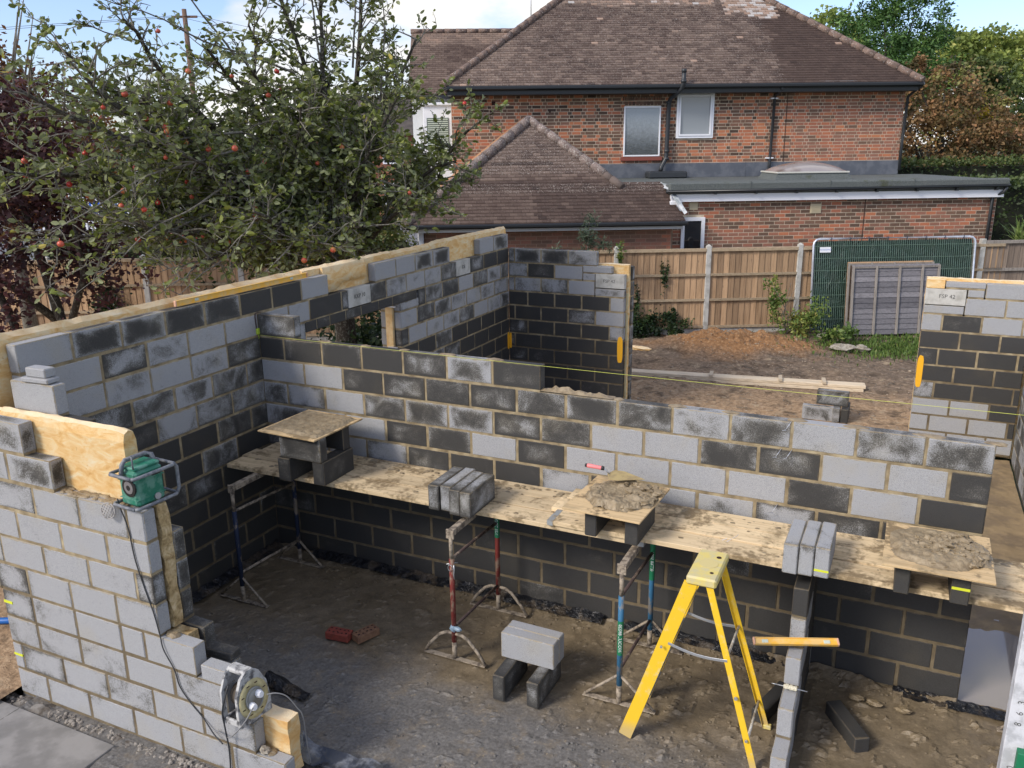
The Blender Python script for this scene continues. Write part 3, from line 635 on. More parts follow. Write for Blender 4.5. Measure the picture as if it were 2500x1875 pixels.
mb.build('inner_leaf', BM, RW)
pm = MB(); pm.box(x0, 6.385, YB-.001, YB+.099, 1.98, 2.185, .5, c=.004); po = pm.build('padstone', MCON, RW)
text('lettering', 'FSP 42', .07, MINK, Matrix(((1, 0, 0, 6.17), (0, 0, -1, YB-.002), (0, 1, 0, 2.09), (0, 0, 0, 1))), po)
batt('insulation', x0, 7.2, YB+.104, YB+.198, 0, 2.31, RW, seed=6)
batt('insulation', x0+.0, 6.13, YB+.01, YB+.10, 2.19, 2.30, RW, seed=8)
mb = MB()
for r in range(10): course(mb, 'x', YB+.2, YB+.3, r*CH, run(x0, 7.4, 6.1+(.225 if r % 2 else 0)), [.2, .3, .4], par=r)
mb.build('outer_leaf', BM, RW)
gp = MB(); spray(gp, x0+.004, x0+.078, .87, 1.30, YB); gp.build('spray_mark', yq, RW)
# --- right side wall running towards the camera
SW = thing('block_wall', 'plain grey side wall running away along the right picture edge', 'wall', (7.2, 0, 0)); SW['_ctr'] = 1
mb = MB()
for r in range(7): course(mb, 'y', 7.15, 7.25, r*CH, run(-1.2, YB-.005, -1.0+(.225 if r % 2 else 0)), [.5, .3, .6, .45], par=r)
mb.build('blockwork', BM, SW)

# --- front left cavity wall, racked back in steps
YF = -2.773; XF = -.178
FW = thing('block_wall', 'nearest light grey cavity wall stepping down to the right, cavity open at the ends', 'wall', (.6, YF, 0)); FW['_ctr'] = 1
mb = MB(); jF = .15
ends = [2.40, 2.165, 1.96, 1.72, 1.43, 1.43, 1.43, 1.43]
for r in range(8):
    off = 0 if r % 2 == 0 else .225
    a = XF; js = run(a, ends[r], jF+off-.45)
    if r % 2 == 1: js = [XF, XF+.1]+[j for j in js[1:] if j > XF+.2]
    if r == 3: js = [XF, .15, .60, 1.05, 1.27, 1.72]
    course(mb, 'x', YF, YF+.1, r*CH, js, [rt_(0, .36) for _ in js], [rt_(-.15, .5) for _ in js], par=r)
course(mb, 'x', YF, YF+.1, -.115, [XF, .3, .75, 1.2, 1.65, 2.1, 2.42], [.45, .6, .5], par=1, ht=.115)
course(mb, 'x', YF, YF+.1, 1.8, [-1.2, -.75, -.3, .155, .61], [.45, .45, .35, .42], [-.7]*4, par=0)
course(mb, 'x', YF, YF+.1, 2.025, [-1.0, -.54, -.09, .36], [.4, .3, .3], [-.4]*3, par=1)
for r in range(4, 8): course(mb, 'x', YF, YF+.1, r*CH, run(-1.2, XF-.0, -.6+(.225 if r % 2 else 0)), [.1], par=r+1)
mb.build('outer_leaf', BM, FW)
mb = MB(); ends = [2.3, 2.05, 1.82, 1.60, 1.43, 1.43, 1.43, 1.2, 1.0, .73]
for r in range(10): course(mb, 'x', -2.563, YL, r*CH, run(.004, ends[r], .2+(.225 if r % 2 else 0)), [.35, .45, .3, .6] if r < 9 else [.85], par=r)
course(mb, 'x', -2.563, YL, 2.25, [.03, .475], [.15], par=2)
mb.build('inner_leaf', BM, FW)
strip('insulation', .0, 1.22, -2.669, -2.567, 1.2, lambda t: 2.285 if t < 1.17 else 2.275, FW, 'x', seed=11)
strip('insulation', -1.2, .0, -2.669, -2.567, 1.2, lambda t: 2.275, FW, 'x', seed=12)
batt('insulation', 1.3, 1.432, -2.655, -2.575, .9, 1.80, FW, MINSD, seed=13, amp=.02)
batt('insulation', 1.3, 1.56, -2.66, -2.575, .69, .885, FW, MINSD, seed=14, amp=.012)
batt('insulation', 2.14, 2.36, -2.672, -2.563, .05, .455, FW, seed=15, amp=.012)
mm = MB()
for i in range(40): lump(mm, rt_(.62, 1.25), rt_(YF+.02, YF+.09), 1.795, rt_(.02, .06), rt_(.015, .03), .012, i, 8, 4)
for (x, z) in ((1.47, .895), (1.5, .895), (1.78, .67), (2.2, .222), (2.24, .222)): lump(mm, x, YF+.06, z, .04, .035, .02, int(x*100))
mm.build('mortar_droppings', MMORT, FW)
cm = MB(); cm.box(XF+.002, XF+.095, YF-.003, YF+.01, .335, .352); cm.box(XF+.002, XF+.095, YF-.003, YF+.01, .78, .80); cm.build('marker_line', ym, FW)

# --- low cross wall coming forward from the spine wall
NW = thing('block_wall', 'narrow stepped dividing wall seen end on under the boards, lower right', 'wall', (5.25, -.8, 0)); NW['_ctr'] = 1
mb = MB()
for r, (y, tn) in enumerate([(-1.42, .05), (-1.22, .1), (-.96, .05), (-.83, .3), (-.82, 1.)]):
    course(mb, 'y', 5.2, 5.3, r*CH, run(y, -.004, y+.45), [tn, .9, 1.], [.2, 0, 0], par=r)
mb.build('blockwork', BM, NW)
# ------------------------------------------------------------------ ground
def soil_z(X, Y):
    z = .02+.035*vnoise(X, Y, .8, 5)+.022*vnoise(X, Y, 4, 6, 5, .65)
    m = np.exp(-(((X-2.7)*math.cos(.25)+(Y-10.6)*math.sin(.25))/1.35)**2*1.2-((-(X-2.7)*math.sin(.25)+(Y-10.6)*math.cos(.25))/.72)**2*1.2)
    z = z+.32*m*(1+.35*vnoise(X, Y, 5, 8))
    hf = (X-5.658)*(-math.sin(R(27.5)))+(Y+6.2)*math.cos(R(27.5))                 # distance towards the back fence
    z = z+.08*ss(hf, 15.5, 16.9)
    return z, m
def piece(name, x0, x1, y0, y1, st):
    mm = {}
    def fz(X, Y):
        z, m = soil_z(X, Y); mm['m'] = m; return z
    V, F = grid(x0, x1, y0, y1, st, fz); o = npmesh(name, V, F, MSOIL, None, None, False)
    a = o.data.attributes.new('mound', 'FLOAT', 'POINT'); v = np.clip(mm['m'].ravel()*2.2+.35*vnoise(V[:, 0], V[:, 1], 2, 9)*(mm['m'].ravel() > .03), 0, 1); a.data.foreach_set('value', v.astype(np.float32))
    return tag(o, kind='structure')
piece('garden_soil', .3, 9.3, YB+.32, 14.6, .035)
LG = MB(); LG.box(-400, 400, -200, 600, -.4, -.16)
tag(LG.build('ground', m_simple('rough_grass_ground', (.07, .09, .035), .95, col2=(.11, .10, .06), nsc=.6, b=.3)), kind='structure')
piece('garden_soil_side', -14, -.19, -9, 16, .15)
def floor_z(X, Y):
    b = .015*vnoise(X, Y, 1.3, 11)+.006*vnoise(X, Y, 7, 12, 3, .5)
    edge = np.exp(-np.minimum(np.abs(Y), 9)/.11)*.05*(1+.8*vnoise(X, Y, 6, 13))*(X < 6.34)*(Y < 0)
    edge = edge+np.exp(-np.abs(X)/.09)*.03+np.exp(-np.abs(X-5.15)/.06)*.02*(Y > -1.5)+np.exp(-np.abs(X-5.36)/.08)*.03*(Y > -1.3)
    lumps = .018*np.clip(vnoise(X, Y, 16, 14, 3)-.42, 0, 1)*(1+ss(X, 3.2, 4.6))
    return b+edge+lumps-.012
V, F = grid(.0, 7.13, -3.2, .0, .02, floor_z); tag(npmesh('floor', V, F, MMUD), kind='structure')
V, F = grid(-3, .0, -9, -2.66, .05, lambda X, Y: -.03+.02*vnoise(X, Y, 3, 15)); 
V, F = grid(-3, 4.2, -7, -2.775, .03, lambda X, Y: -.045+.03*vnoise(X, Y, 3, 15)+.02*vnoise(X, Y, 14, 16)+np.exp(-np.abs(Y+2.84)/.07)*.03)
tag(npmesh('rubble_strip', V, F, m_simple('grey_mortar_rubble', (.20, .185, .165), .95, col2=(.085, .07, .055), nsc=9, b=1., bsc=60)), kind='structure')
MSAND = m_simple('sandy_mud', (.30, .215, .115), .65, col2=(.20, .145, .085), nsc=3, b=.5, bsc=18)
V, F = grid(6.345, 7.13, .02, YB, .03, lambda X, Y: .0+.012*vnoise(X, Y, 5, 17)-.035*ss(Y, 1.35, .9)*ss(Y, .02, .1)*(.7+.5*vnoise(X, Y, 2, 19)))
tag(npmesh('passage_floor', V, F, MSAND), kind='structure')
V, F = grid(.3, 6.34, .1, YB, .1, lambda X, Y: .0+.012*vnoise(X, Y, 5, 18)); tag(npmesh('room_floor', V, F, MSAND), kind='structure')
pw = MB(); pw.add([(6.345, .03, -.008), (7.13, .03, -.008), (7.13, 1.5, -.008), (6.345, 1.5, -.008)], [(0, 1, 2, 3)])
tag(pw.build('puddle', m_simple('standing_water', (.24, .215, .20), .04, spec=1.)), kind='structure')
# polythene damp proof membrane peeping out at the foot of the walls
def ribbon(pts, w, nrm, seed=0, up_=.03):
    vs = []; fs = []; n = len(pts)
    for i, p in enumerate(pts):
        p = Vector(p); nn = Vector(nrm)
        for k, q in enumerate((0, .35, .7, 1.)):
            j = mnoise.noise(Vector((p.x*9+seed, p.y*9, q*3)))
            vs.append(tuple(p+nn*(w*q*(1+.4*j))+Vector((0, 0, up_*(1-q)+.022*j+.012*mnoise.noise(Vector((p.x*31, p.y*31, q*9+seed)))))))
    for i in range(n-1):
        for k in range(3): fs.append([i*4+k, i*4+k+1, (i+1)*4+k+1, (i+1)*4+k])
    mb = MB(); mb.add(vs, fs, sm=True); return mb
def line(a, b, n): return [tuple(Vector(a).lerp(Vector(b), i/n)) for i in range(n+1)]
tag(ribbon(line((.5, -.012, .03), (3.6, -.012, .03), 140), .10, (0, -1, 0), 1, .045).build('plastic_membrane', MDPM), 'crumpled black plastic edge along the foot of the spine wall, left part', 'membrane')
tag(ribbon(line((3.75, -.012, .03), (5.15, -.012, .03), 60), .09, (0, -1, 0), 5, .035).build('plastic_membrane', MDPM), 'black plastic edge at the wall foot behind the yellow stepladder', 'membrane')
tag(ribbon(line((5.9, -.012, .012), (7.0, -.012, .012), 50), .10, (0, -1, 0), 9, .02).build('plastic_membrane', MDPM), 'black plastic lip below the puddle at the lower right', 'membrane')
tag(ribbon(line((.012, -2.2, .03), (.012, -.05, .03), 90), .10, (1, 0, 0), 3, .05).build('plastic_membrane', MDPM), 'black plastic edge along the foot of the tall left wall', 'membrane')
fl = MB(); vs = []; fs = []; n = 14
for i in range(n+1):
    for j in range(7):
        a = i/n; b = j/6; x = 1.48+.42*a; y = -1.96+.15*b*(1-.4*a)-.03*a
        vs.append((x, y, .02+.07*math.sin(b*math.pi)*(1-a)**.7+.03*mnoise.noise(Vector((x*8, y*8, 0)))))
for i in range(n):
    for j in range(6): fs.append([i*7+j, (i+1)*7+j, (i+1)*7+j+1, i*7+j+1])
fl.add(vs, fs, sm=True); tag(fl.build('plastic_membrane', MDPM), 'black plastic flap curling up beside the cable reel', 'membrane')
fl = MB(); vs = []; fs = []; n = 22
for i in range(n+1):
    for j in range(7):
        a = i/n; b = j/6; x = 2.24+.62*a; y = -2.56+.05*a+.16*b
        vs.append((x, y, .03+.16*math.exp(-a*9)*(1-b*.4)+.05*abs(mnoise.noise(Vector((x*7, y*7, 2))))+.02*b))
for i in range(n):
    for j in range(6): fs.append([i*7+j, (i+1)*7+j, (i+1)*7+j+1, i*7+j+1])
fl.add(vs, fs, sm=True); tag(fl.build('plastic_membrane', m_simple('wet_polythene', (.03, .033, .04), .2, col2=(.20, .21, .23), nsc=6, b=.8, bsc=20)), 'shiny folded plastic sheet at the bottom by the lowest wall step', 'membrane')
# paving sheet front left
ps = MB(); ps.box(-1.2, 1.0, -3.42, -2.92, -.03, .012, .5, c=.004)
tag(ps.build('board_sheet', m_simple('wet_grey_board', (.20, .19, .175), .35, col2=(.29, .275, .255), nsc=3.5, b=.3, bsc=14)), 'wet grey flat sheet lying on the rubble at the bottom left corner', 'sheet')
# rubble and clods (countless)
cl = MB(); rr = random.Random(4)
for i in range(900):
    x = rr.uniform(.15, 6.2); y = rr.uniform(-2.7, -.05)
    if rr.random() < .45: y = -abs(rr.gauss(0, .16))-.03
    if rr.random() < .25: x = rr.gauss(4.5, .5); y = rr.gauss(-1.6, .5)
    if y < -2.7 or x < .1: continue
    s_ = rr.uniform(.005, .015)*(1.6 if rr.random() < .1 else 1); lump(cl, x, y, float(floor_z(np.array(x), np.array(y)))+s_*.3, s_, s_*rr.uniform(.6, 1), s_*.6, i, 6, 4)
tag(cl.build('mud_clods', MMUD), 'countless small mud clods scattered on the floor', 'mud', kind='stuff')
cl = MB()
for i in range(420):
    x = rr.uniform(-.3, 2.4); y = -2.80-abs(rr.gauss(0, .05)); s_ = rr.uniform(.006, .02); lump(cl, x, y, -.02+s_*.4, s_, s_, s_*.7, i, 6, 4)
tag(cl.build('mortar_rubble', m_simple('pale_rubble', (.30, .27, .23), .95, col2=(.16, .14, .12), nsc=20)), 'loose mortar rubble along the foot of the front wall', 'rubble', kind='stuff')
cl = MB()
for i in range(1500):
    x = rr.uniform(1.9, 7); y = rr.uniform(6.1, 13.2)
    if i < 520: x = rr.gauss(2.7, .75); y = rr.gauss(10.5, .45)
    s_ = rr.uniform(.005, .014)*(2. if rr.random() < .05 else 1); z = float(soil_z(np.array(x), np.array(y))[0]); lump(cl, x, y, z+s_*.3, s_*1.3, s_, s_*.7, i % 97, 6, 4)
tag(cl.build('flint_stones', m_simple('pale_flint', (.36, .29, .21), .8, col2=(.17, .11, .07), nsc=5)), 'small pale stones strewn over the bare garden soil', 'stones', kind='stuff')

# ------------------------------------------------------------------ scaffold boards
ZB = 1.15
MBAND = m_simple('muddy_galvanised_band', (.34, .36, .36), .6, .3, .9, 14, (.30, .24, .16))
def board(x0, x1, y0, y1, z, label, rz=0, tone=.5, straps=(1, 1)):
    t = wthing('scaffold_board', label, 'scaffold board', (x0, y0, z), 'scaffold boards on the trestles')
    mb = MB(); n = 1; mb.box(x0, x1, y0, y1, z, z+.038, tone, c=.003); mb.build('plank', MPLANK, t)
    for k, x in enumerate((x0, x1)):
        if straps[k]:
            a, b = (x-.002, x+.045) if k == 0 else (x-.045, x+.002)
            s = MB(); s.box(a, b, y0-.002, y1+.002, z-.0015, z+.0395); s.build('end_band', MBAND, t)
    return t
board(.11, 4.12, -.715, -.503, ZB, 'front scaffold board of the left set, reaching from the left wall', 0, .55, (0, 1))
board(.09, 4.05, -.488, -.283, ZB+.003, 'middle scaffold board of the left set', 0, .35, (0, 1))
board(.14, 4.08, -.262, -.045, ZB-.003, 'rear scaffold board of the left set, tight against the spine wall', 0, .45, (0, 1))
board(3.36, 7.06, -.735, -.522, ZB+.044, 'front scaffold board of the right set', 0, .65)
board(3.30, 7.04, -.504, -.294, ZB+.049, 'middle scaffold board of the right set', 0, .85, (0, 1))
board(3.34, 7.05, -.272, -.062, ZB+.044, 'rear scaffold board of the right set, tight against the spine wall', 0, .75, (0, 1))
gd = MB(); rr = random.Random(9)
for i in range(260):
    x = rr.uniform(.2, 6.9); y = -.10-abs(rr.gauss(0, .07)) if rr.random() < .6 else rr.uniform(-.7, -.1); z = ZB+.038+(.0395 if x > 3.36 else 0)
    s_ = rr.uniform(.006, .02); lump(gd, x, y, z+.001, s_*1.6, s_*1.2, s_*.45, i % 61, 7, 4)
tag(gd.build('mortar_spill', MMORT), 'spilt mortar crumbs and dollops along the scaffold boards', 'mortar', kind='stuff')

# ------------------------------------------------------------------ trestles
def trestle(x, kind, label, paints, group='steel bandstand trestles under the boards'):
    t = thing('trestle', label, 'trestle', (x, 0, 0), 0, group)
    Pf, Pm = paints; r = .021
    for y in (-1.03, -.22):
        lg = MB(); lg.tube([(0, y, .0), (0, y, .16)], r*.98, 10, mi=1); lg.tube([(0, y, .16), (0, y, .62), (0, y, .90)], r, 10); lg.tube([(0, y, .90), (0, y, 1.10)], r*.8, 10, mi=1 if y < -1 else 0)
        o = lg.build('leg', [Pf, Pm], t)
        ft = MB(); ft.box(-.28, .28, y-.022, y+.022, .004, .012); 
        if kind == 'arch':
            for sx in (-1, 1): ft.tube([(sx*.275, y, .012), (sx*.22, y, .10), (sx*.13, y, .20), (sx*.07, y, .232), (0, y, .235)], .014, 8)
        else:
            for sx in (-1, 1): ft.tube([(sx*.27, y, .012), (0, y, .25)], .011, 8)
        ft.build('foot', PMUD, t)
    b = MB(); b.box(-.026, .026, -1.03, -.06, 1.095, 1.147, c=.003); b.box(-.034, .034, -1.045, -1.03, 1.075, 1.152, c=.002); b.build('beam', PMUD, t)
    for (z0, z1, nm) in ((.90, .86, 'brace'), (.29, .25, 'brace')):
        q = MB(); q.tube([(0, -1.03, z0), (0, -.62, (z0+z1)/2+.002), (0, -.22, z1)], .013, 8); q.build(nm, [PBRN if kind != 'blue' else PMUD], t)
    return t
t1 = trestle(.455, 'blue', 'dark blue steel trestle in the shadow of the left corner', (PDBL, PMUD))
t2 = trestle(2.67, 'arch', 'red steel trestle with arched feet in the middle', (PRED, PMUD))
t3 = trestle(4.06, 'straight', 'blue and green steel trestle left of the stepladder', (PBLU, PMUD))
t4 = trestle(6.86, 'straight', 'mud caked trestle at the right edge, mostly behind the white post', (PMUD, PMUD))
def label_band(t, y, z0, z1, txt, a0=0):
    q = MB(); q.tube([(0, y, z0), (0, y, z1)], .0224, 12, cap=False); o = q.build('hire_label', PGRN, t)
    me = text_mesh(txt, .036, .0).copy(); L_ = z1-z0
    w = max(v.co.x for v in me.vertices)-min(v.co.x for v in me.vertices); k = min(1, L_*.92/w)
    ca, sa = math.cos(R(-92)), math.sin(R(-92))
    for v in me.vertices:
        x, yy = v.co.x*k, v.co.y*k; ang = R(-82)+yy/.0232
        v.co = (math.cos(ang)*.0234, y+math.sin(ang)*.0234, (z0+z1)/2+x)
    me.materials.append(MWHT); link('lettering', me, o)
label_band(t2, -.22, .72, .98, 'NES TOOL H')
label_band(t3, -1.03, .42, .70, 'WODUL 89220')
label_band(t3, -.22, .62, .96, '07768 5086')
q = MB(); q.tube([(-.03, -1.06, .86), (.04, -1.0, .86)], .004, 6); q.tube([(.02*math.cos(a*.6)+.0, -1.055, .83+.028*math.sin(a*.6)) for a in range(12)], .003, 5)
q.tube([(.03, -1.05, .86), (.035, -1.055, .82), (.03, -1.055, .78), (.035, -1.055, .74)], .005, 5); q.build('locking_pin', MALU, t2)
q = MB(); lump(q, 0, -1.035, .285, .032, .032, .03, 4, 10, 6); lump(q, .045, -1.05, .295, .035, .02, .022, 8, 8, 5); q.build('blue_rag', m_simple('pale_blue_plastic_bag', (.25, .34, .42), .4, b=.6), t2)

# ------------------------------------------------------------------ loose blocks
def block(loc, dims, rz, label, tone=.5, pat=0., group=None, tilt=0):
    mb = MB(); a, b, c_ = dims; mb.box(-a/2, a/2, -b/2, b/2, 0, c_, tone, pat, c=.007)
    o = mb.build('concrete_block', MB_, None, loc); o.rotation_euler = (0, R(tilt), R(rz)); return tag(o, label, 'concrete block', group)
SD = (.1, .44, .215)        # on edge, running away from the camera
G1 = 'dense blocks stacked on the boards, left of the middle'
z = ZB+.038
for i, (tn, dy, lb) in enumerate([(.55, .012, 'leftmost block of the tight group of four on the boards'), (.42, .03, 'second block of the tight group of four, slightly paler'), (.5, -.012, 'third block of the tight group of four'), (.52, -.02, 'rightmost block of the tight group of four')]):
    block((2.415+i*.101+(0 if i else -.003), -.635+dy, z), (.097, .44, .215), rt_(-.4, .4), lb, tn, .25, G1)
G2 = 'blocks standing in a row of three on the boards'
for i, lb in enumerate(['left block of the row of three standing above the spirit level', 'middle block of the row of three', 'right block of the row of three, yellow green marker line across its end']):
    o = block((5.165+i*.099, -.632+.012*i, ZB+.0775), (.095, .44, .215), -.6, lb, [.22, .24, .2][i], .3, G2)
    if i == 2:
        q = MB(); q.box(-.046, .046, -.2215, -.2195, .045, .060); q.build('marker_line', ym, o)
# mortar boards
def mboard(cx, cy, z, w, d, rz, label):
    mb = MB(); mb.box(-w/2, w/2, -d/2, d/2, 0, .014, .75, c=.002); o = mb.build('mortar_board', MPLY, None, (cx, cy, z)); o.rotation_euler = (0, 0, R(rz)); return tag(o, label, 'mortar board')
def heap(cx, cy, z, w, d, rz, h, seed, label, fn):
    def fz(X, Y):
        u, v = X/(w/2), Y/(d/2); return fn(u, v)
    V, F = grid(-w/2, w/2, -d/2, d/2, .007, fz)
    keep = V[F].max(1)[:, 2] > .0005
    F = F[keep]; me = npmesh('mortar_heap', V, F, MMORT, None, None, False); me.location = (cx, cy, z); me.rotation_euler = (0, 0, R(rz)); return tag(me, label, 'mortar')
def crag(X, Y, sd, s=14):
    a = vnoise(X, Y, s, sd, 3, .5); return .5+.5*a
def dollops(cx, cy, z, spots, seed, parent):
    rr = random.Random(seed); mb = MB()
    for (x, y, r, h, n) in spots:
        for k in range(n):
            a = rr.uniform(0, 6.28); d = r*rr.random()**.5; s_ = rr.uniform(.012, .034); lump(mb, x+d*math.cos(a), y+d*math.sin(a), h*rr.uniform(.5, 1.1)*(1-.5*d/r), s_*rr.uniform(.9, 1.7), s_*rr.uniform(.8, 1.2), s_*.62, rr.randint(0, 999), 8, 5, rough=.75)
    return mb.build('dollops', MMORT, parent)
block((.895, -.615, z), (.13, .44, .215), 0, 'broken ended block, lower left under the left mortar board', .75, .3); block((1.24, -.58, z), (.12, .44, .215), 0, 'right lower block under the left mortar board', .8, .3)
block((1.07, -.765, z+.216), (.44, .1, .215), 0, 'front upper block bridging the two lower ones under the left mortar board', .62, -.3); block((1.06, -.42, z+.216), (.44, .1, .215), 0, 'rear upper block under the left mortar board, in shadow', .95)
mboard(.985, -.53, z+.432, .635, .67, -2.5, 'square plywood board high on four blocks at the left, spread with mortar')
heap(.985, -.53, z+.447, .60, .60, -2.5, .03, 3, 'thin spread of trowelled mortar on the left plywood board', lambda u, v: np.clip((.013+.012*crag(u, v, 21, 4)*ss(np.hypot(u, v-.1), .25, .85)+.004*vnoise(u, v, 10, 5)), 0, 1)*ss(np.maximum(abs(u+.06*vnoise(u, v, 3, 7)), abs(v+.08*vnoise(u, v, 3, 8))), .97, .82))
block((3.755, -.64, ZB+.0775), (.092, .43, .214), 0, 'left block holding up the middle mortar board', .9); block((4.075, -.66, ZB+.0775), (.10, .43, .214), -1, 'right block holding up the middle mortar board', .88)
mboard(3.875, -.60, ZB+.292, .60, .69, -3, 'plywood board with the trowel and a lumpy ring of mortar, in the middle')
heap(3.89, -.56, ZB+.307, .56, .56, -3, .06, 5, 'craggy ring of mortar with a smooth hollow beside the trowel', lambda u, v: np.clip((.016+.034*np.clip(crag(u, v, 31, 3.5), 0, 1)*ss(np.hypot(u+.1, v-.0), .25, .62)*(1+.5*(u > -.2)))*ss(np.hypot(u*.98, v)+.14*vnoise(u, v, 3, 12), .98, .8)+.006*vnoise(u, v, 9, 9)*ss(np.hypot(u, v), .98, .8), 0, 1))
dollops(0, 0, 0, [(.14, .12, .11, .05, 26), (.16, -.06, .10, .05, 22), (.02, -.17, .09, .04, 20), (-.12, -.14, .07, .03, 12), (0., .2, .08, .045, 14), (.1, -.22, .05, .02, 10), (-.2, .05, .06, .02, 8)], 5, S.objects['mortar_heap.001'])
block((5.845, -.62, ZB+.0775), (.09, .43, .213), 0, 'left block holding up the right mortar board', .85); ob = block((6.175, -.62, ZB+.0775), (.105, .43, .213), 0, 'right block under the right mortar board, yellow line sprayed on its end', .9)
q = MB(); q.box(-.051, .051, -.2165, -.2145, .10, .118); q.build('marker_line', ym, ob)
mboard(6.035, -.585, ZB+.292, .63, .67, -.5, 'plywood board at the right piled with rough mortar')
heap(6.05, -.57, ZB+.307, .60, .58, -.5, .06, 6, 'rough torn pile of mortar on the right plywood board', lambda u, v: np.clip((.018+.045*np.clip(crag(u, v, 41, 3.2), 0, 1)*ss(-v+.5*u+.9, .2, .8)*(.6+.5*vnoise(u, v, 2, 3)))*ss(np.hypot(u*.95+.05, v*.95)+.12*vnoise(u, v, 3, 15), .98, .82)+.007*vnoise(u, v, 9, 19)*ss(np.hypot(u, v), .98, .82), 0, 1))
dollops(0, 0, 0, [(.05, .0, .16, .055, 46), (.18, -.05, .10, .05, 26), (-.13, -.02, .10, .04, 24), (.0, -.16, .12, .03, 24), (.12, .14, .08, .05, 14), (.2, -.15, .06, .03, 12)], 6, S.objects['mortar_heap.002'])
# floor group
G3 = 'blocks forming the low stool on the floor'
block((3.23, -1.155, .004), (.095, .44, .213), 0, 'left upright block under the pale pair on the floor', .7, .3, G3); block((3.50, -1.13, .004), (.095, .44, .213), -1, 'right upright block under the pale pair on the floor', .62, .3, G3)
block((3.365, -1.095, .219), (.44, .098, .214), -.5, 'front pale block lying across the two upright ones on the floor', .12, .1, G3); block((3.37, -.994, .219), (.44, .098, .214), -1, 'rear pale block lying across the two upright ones, small mud lump on top', .12, .1, G3)
block((5.10, -.62, .0), (.10, .44, .1), -18, 'dark wet block lying flat behind the stepladder foot', 1.1); block((5.62, -.66, -.02), (.11, .42, .12), 32, 'dark muddy block half sunk in the floor right of the dividing wall', 1.15)
block((1.87, -2.725, .675), (.21, .1, .108), 0, 'cut half block lying on the second step of the front wall', .2, .1)
block((1.70, -2.51, .675), (.22, .1, .06), 3, 'small dark cut block behind the cut half block', .6)
block((.30, -2.52, 2.475), (.25, .11, .035), 4, 'thin block offcut lying on the corner block of the left wall', .05); block((.30, -2.51, 2.511), (.19, .09, .065), 2, 'broken lump topping the thin offcut on the corner block', .05)
GP = 'blocks piled on the garden soil behind the spine wall'
block((4.70, 6.42, .04), (.44, .1, .215), 0, 'front lower block of the garden pile, damp patch on its face', .35, -.5, GP); block((4.95, 6.53, .04), (.1, .44, .215), 2, 'end on block at the back of the garden pile', .45, 0, GP); block((5.07, 6.56, .04), (.1, .44, .215), 0, 'dark mossy block at the right of the garden pile', .95, 0, GP); block((4.88, 6.55, .256), (.44, .12, .215), -2, 'topmost block of the garden pile, damp along its lower edge', .5, .3, GP)
def stone(x, y, z, s_, sd, label, mat=None, cat='stone', name='stone'):
    mb = MB(); lump(mb, 0, 0, 0, s_[0], s_[1], s_[2], sd, 10, 7, rough=.5); return tag(mb.build(name, mat or m_simple('rubble_stone', (.33, .30, .24), .9, col2=(.2, .17, .13), nsc=20, b=.5), None, (x, y, z)), label, cat)
MST = m_simple('rubble_stone', (.36, .33, .27), .9, col2=(.22, .19, .15), nsc=20, b=.5)
stone(2.21, -2.735, .245, (.04, .03, .025), 3, 'knobbly lump of set mortar on the lowest step of the front wall', MST, 'lump', 'mortar_lump'); stone(1.655, -2.52, .70, (.05, .025, .02), 5, 'sliver of set mortar on the inner leaf step', MST, 'lump', 'mortar_lump')
stone(6.23, -1.03, .02, (.035, .03, .025), 8, 'pale round pebble on the floor at the lower right', MST); stone(4.7, 11.0, .12, (.22, .12, .08), 9, 'flat pale rock at the edge of the weeds', MST); stone(4.28, 11.75, .13, (.13, .1, .09), 10, 'pale rubble lump at the end of the timber batten', MST); stone(5.05, 11.2, .1, (.13, .08, .06), 12, 'smaller pinkish rock beside the flat pale rock', MST)
stone(.93, 9.6, .08, (.3, .06, .05), 14, 'torn strip of yellow insulation lying on the soil', MINS, 'insulation scrap', 'insulation_scrap')
lg = [(5.66, -.28), (5.78, -.30), (5.98, -.3)]
for i, (x, y) in enumerate(lg): stone(x, y, .03, (.055, .03, .018), 20+i, ['left', 'second', 'third'][i]+' flat mortar lump fallen at the wall foot, lower right', MMORT, 'lump', 'mortar_lump')
# engineering bricks
def ebrick(x, y, rz, mat, label):
    mb = MB(); mb.box(-.1075, .1075, -.051, .051, 0, .065, c=.003); o = mb.build('brick', mat, None, (x, y, .004)); o.rotation_euler = (0, 0, R(rz)); tag(o, label, 'brick')
    h = MB()
    for i in range(5):
        for j in range(2 if i % 2 else 2): h.tube([(-.08+i*.04, (-.024 if j else .024)*(1 if i % 2 else .9), .0655), (-.08+i*.04, (-.024 if j else .024), .0662)], .0095, 10)
    h.build('holes', MHOLE, o)
ebrick(1.63, -1.17, 6, MRB, 'red perforated brick lying on the mud'); ebrick(1.83, -1.07, 68, MBB, 'buff perforated brick turned beside the red one')

